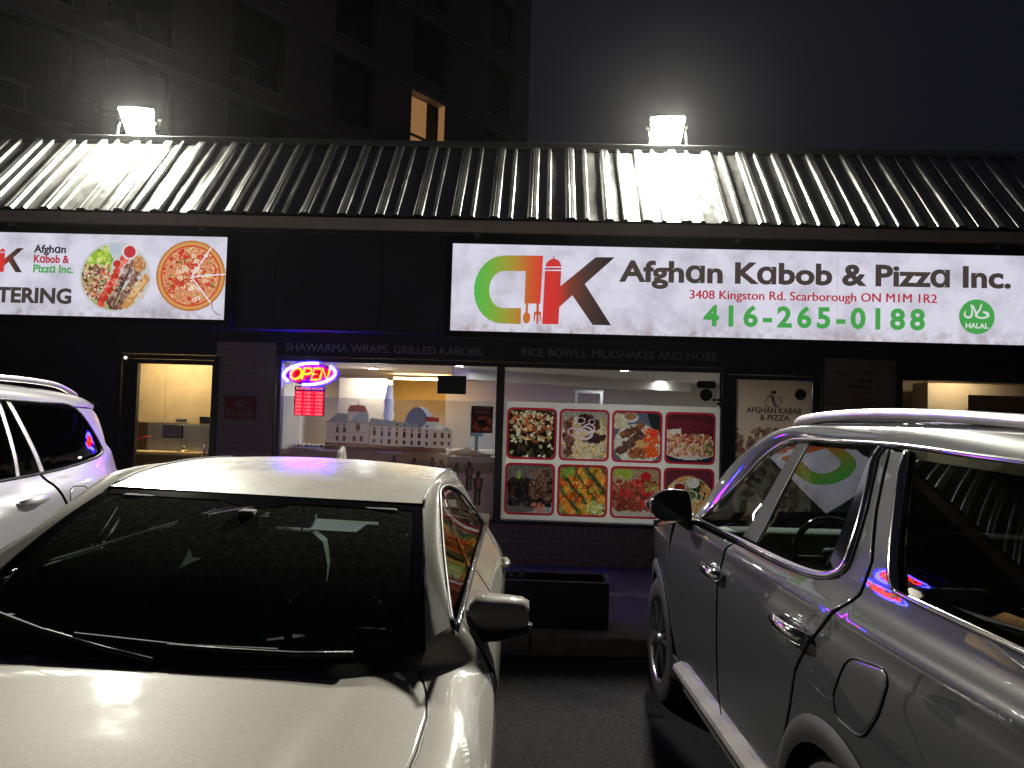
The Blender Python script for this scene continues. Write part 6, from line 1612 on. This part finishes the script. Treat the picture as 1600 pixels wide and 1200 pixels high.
grid('spoiler', lambda a, b: ((a * 2 - 1) * 0.60, 4.33 + 0.035 * math.sin(b * 3.1), 1.69 - 0.09 * b), 8, 4, 'paint_silver', bv, local=True)
grid('windshield', lambda a, b: ((a * 2 - 1) * (0.78 - 0.1 * b), 1.0 + 1.02 * b - 0.08 * (1 - (a * 2 - 1) ** 2), 1.16 + 0.57 * b), 10, 8, 'windshield_glass', bv, local=True)
grid('hood', lambda a, b: ((a * 2 - 1) * 0.76, 0.06 + 1.0 * b, 0.94 + 0.22 * b - 0.05 * (a * 2 - 1) ** 2), 10, 6, 'paint_silver', bv, local=True)
grid('front_bumper', lambda a, b: ((a * 2 - 1) * 0.78, 0.0 + 0.14 * (a * 2 - 1) ** 2, 0.95 - 0.65 * b), 10, 4, 'paint_silver', bv, local=True)
grid('tailgate', lambda a, b: ((a * 2 - 1) * 0.70, 4.58 - 0.10 * (a * 2 - 1) ** 2 - 0.04 * b, 0.42 + 0.83 * b), 10, 5, 'paint_silver', bv, local=True)
grid('rear_glass', lambda a, b: ((a * 2 - 1) * (0.66 - 0.06 * b), 4.52 - 0.20 * b - 0.06 * (a * 2 - 1) ** 2, 1.26 + 0.36 * b), 10, 5, 'privacy_glass', bv, local=True)
boxes('floor_pan', [((-0.86, 0.2, 0.2), (0.86, 4.45, 0.34)), ((-0.7, 0.2, 0.34), (0.7, 1.1, 0.92)), ((-0.74, 3.3, 0.34), (0.74, 4.4, 0.9))], 'cabin_dark', bv, local=True)
for q in (-0.38, 0.38): seat(bv, q, 2.25, -1, 'seat_cloth', 0.52); seat(bv, q, 3.1, -1, 'seat_cloth', 0.52)
steering(bv, 0.38, 1.65, 1.08, -1)
grid('dashboard', lambda a, b: ((a * 2 - 1) * 0.76, 1.0 + 0.5 * b, 1.10 + 0.04 * math.sin(3 * b)), 8, 5, 'cabin_dark', bv, local=True)

# ------------------------------------------------------------------ thin volume added to imitate lens glow round the floodlights
hzb = box('glow_haze', (-40, -12, -1.0), (40, 60, 25.5), None)
tag(hzb, kind='stuff')
hm = bpy.data.materials.new('lens_glow'); hm.use_nodes = True
nt = hm.node_tree; nt.nodes.clear()
o_ = nt.nodes.new('ShaderNodeOutputMaterial'); pv = nt.nodes.new('ShaderNodeVolumePrincipled')
pv.inputs['Density'].default_value = 0.00020
pv.inputs['Color'].default_value = (0.92, 0.92, 0.95, 1)
pv.inputs['Anisotropy'].default_value = 0.89
nt.links.new(pv.outputs['Volume'], o_.inputs['Volume'])
hzb.data.materials.append(hm)
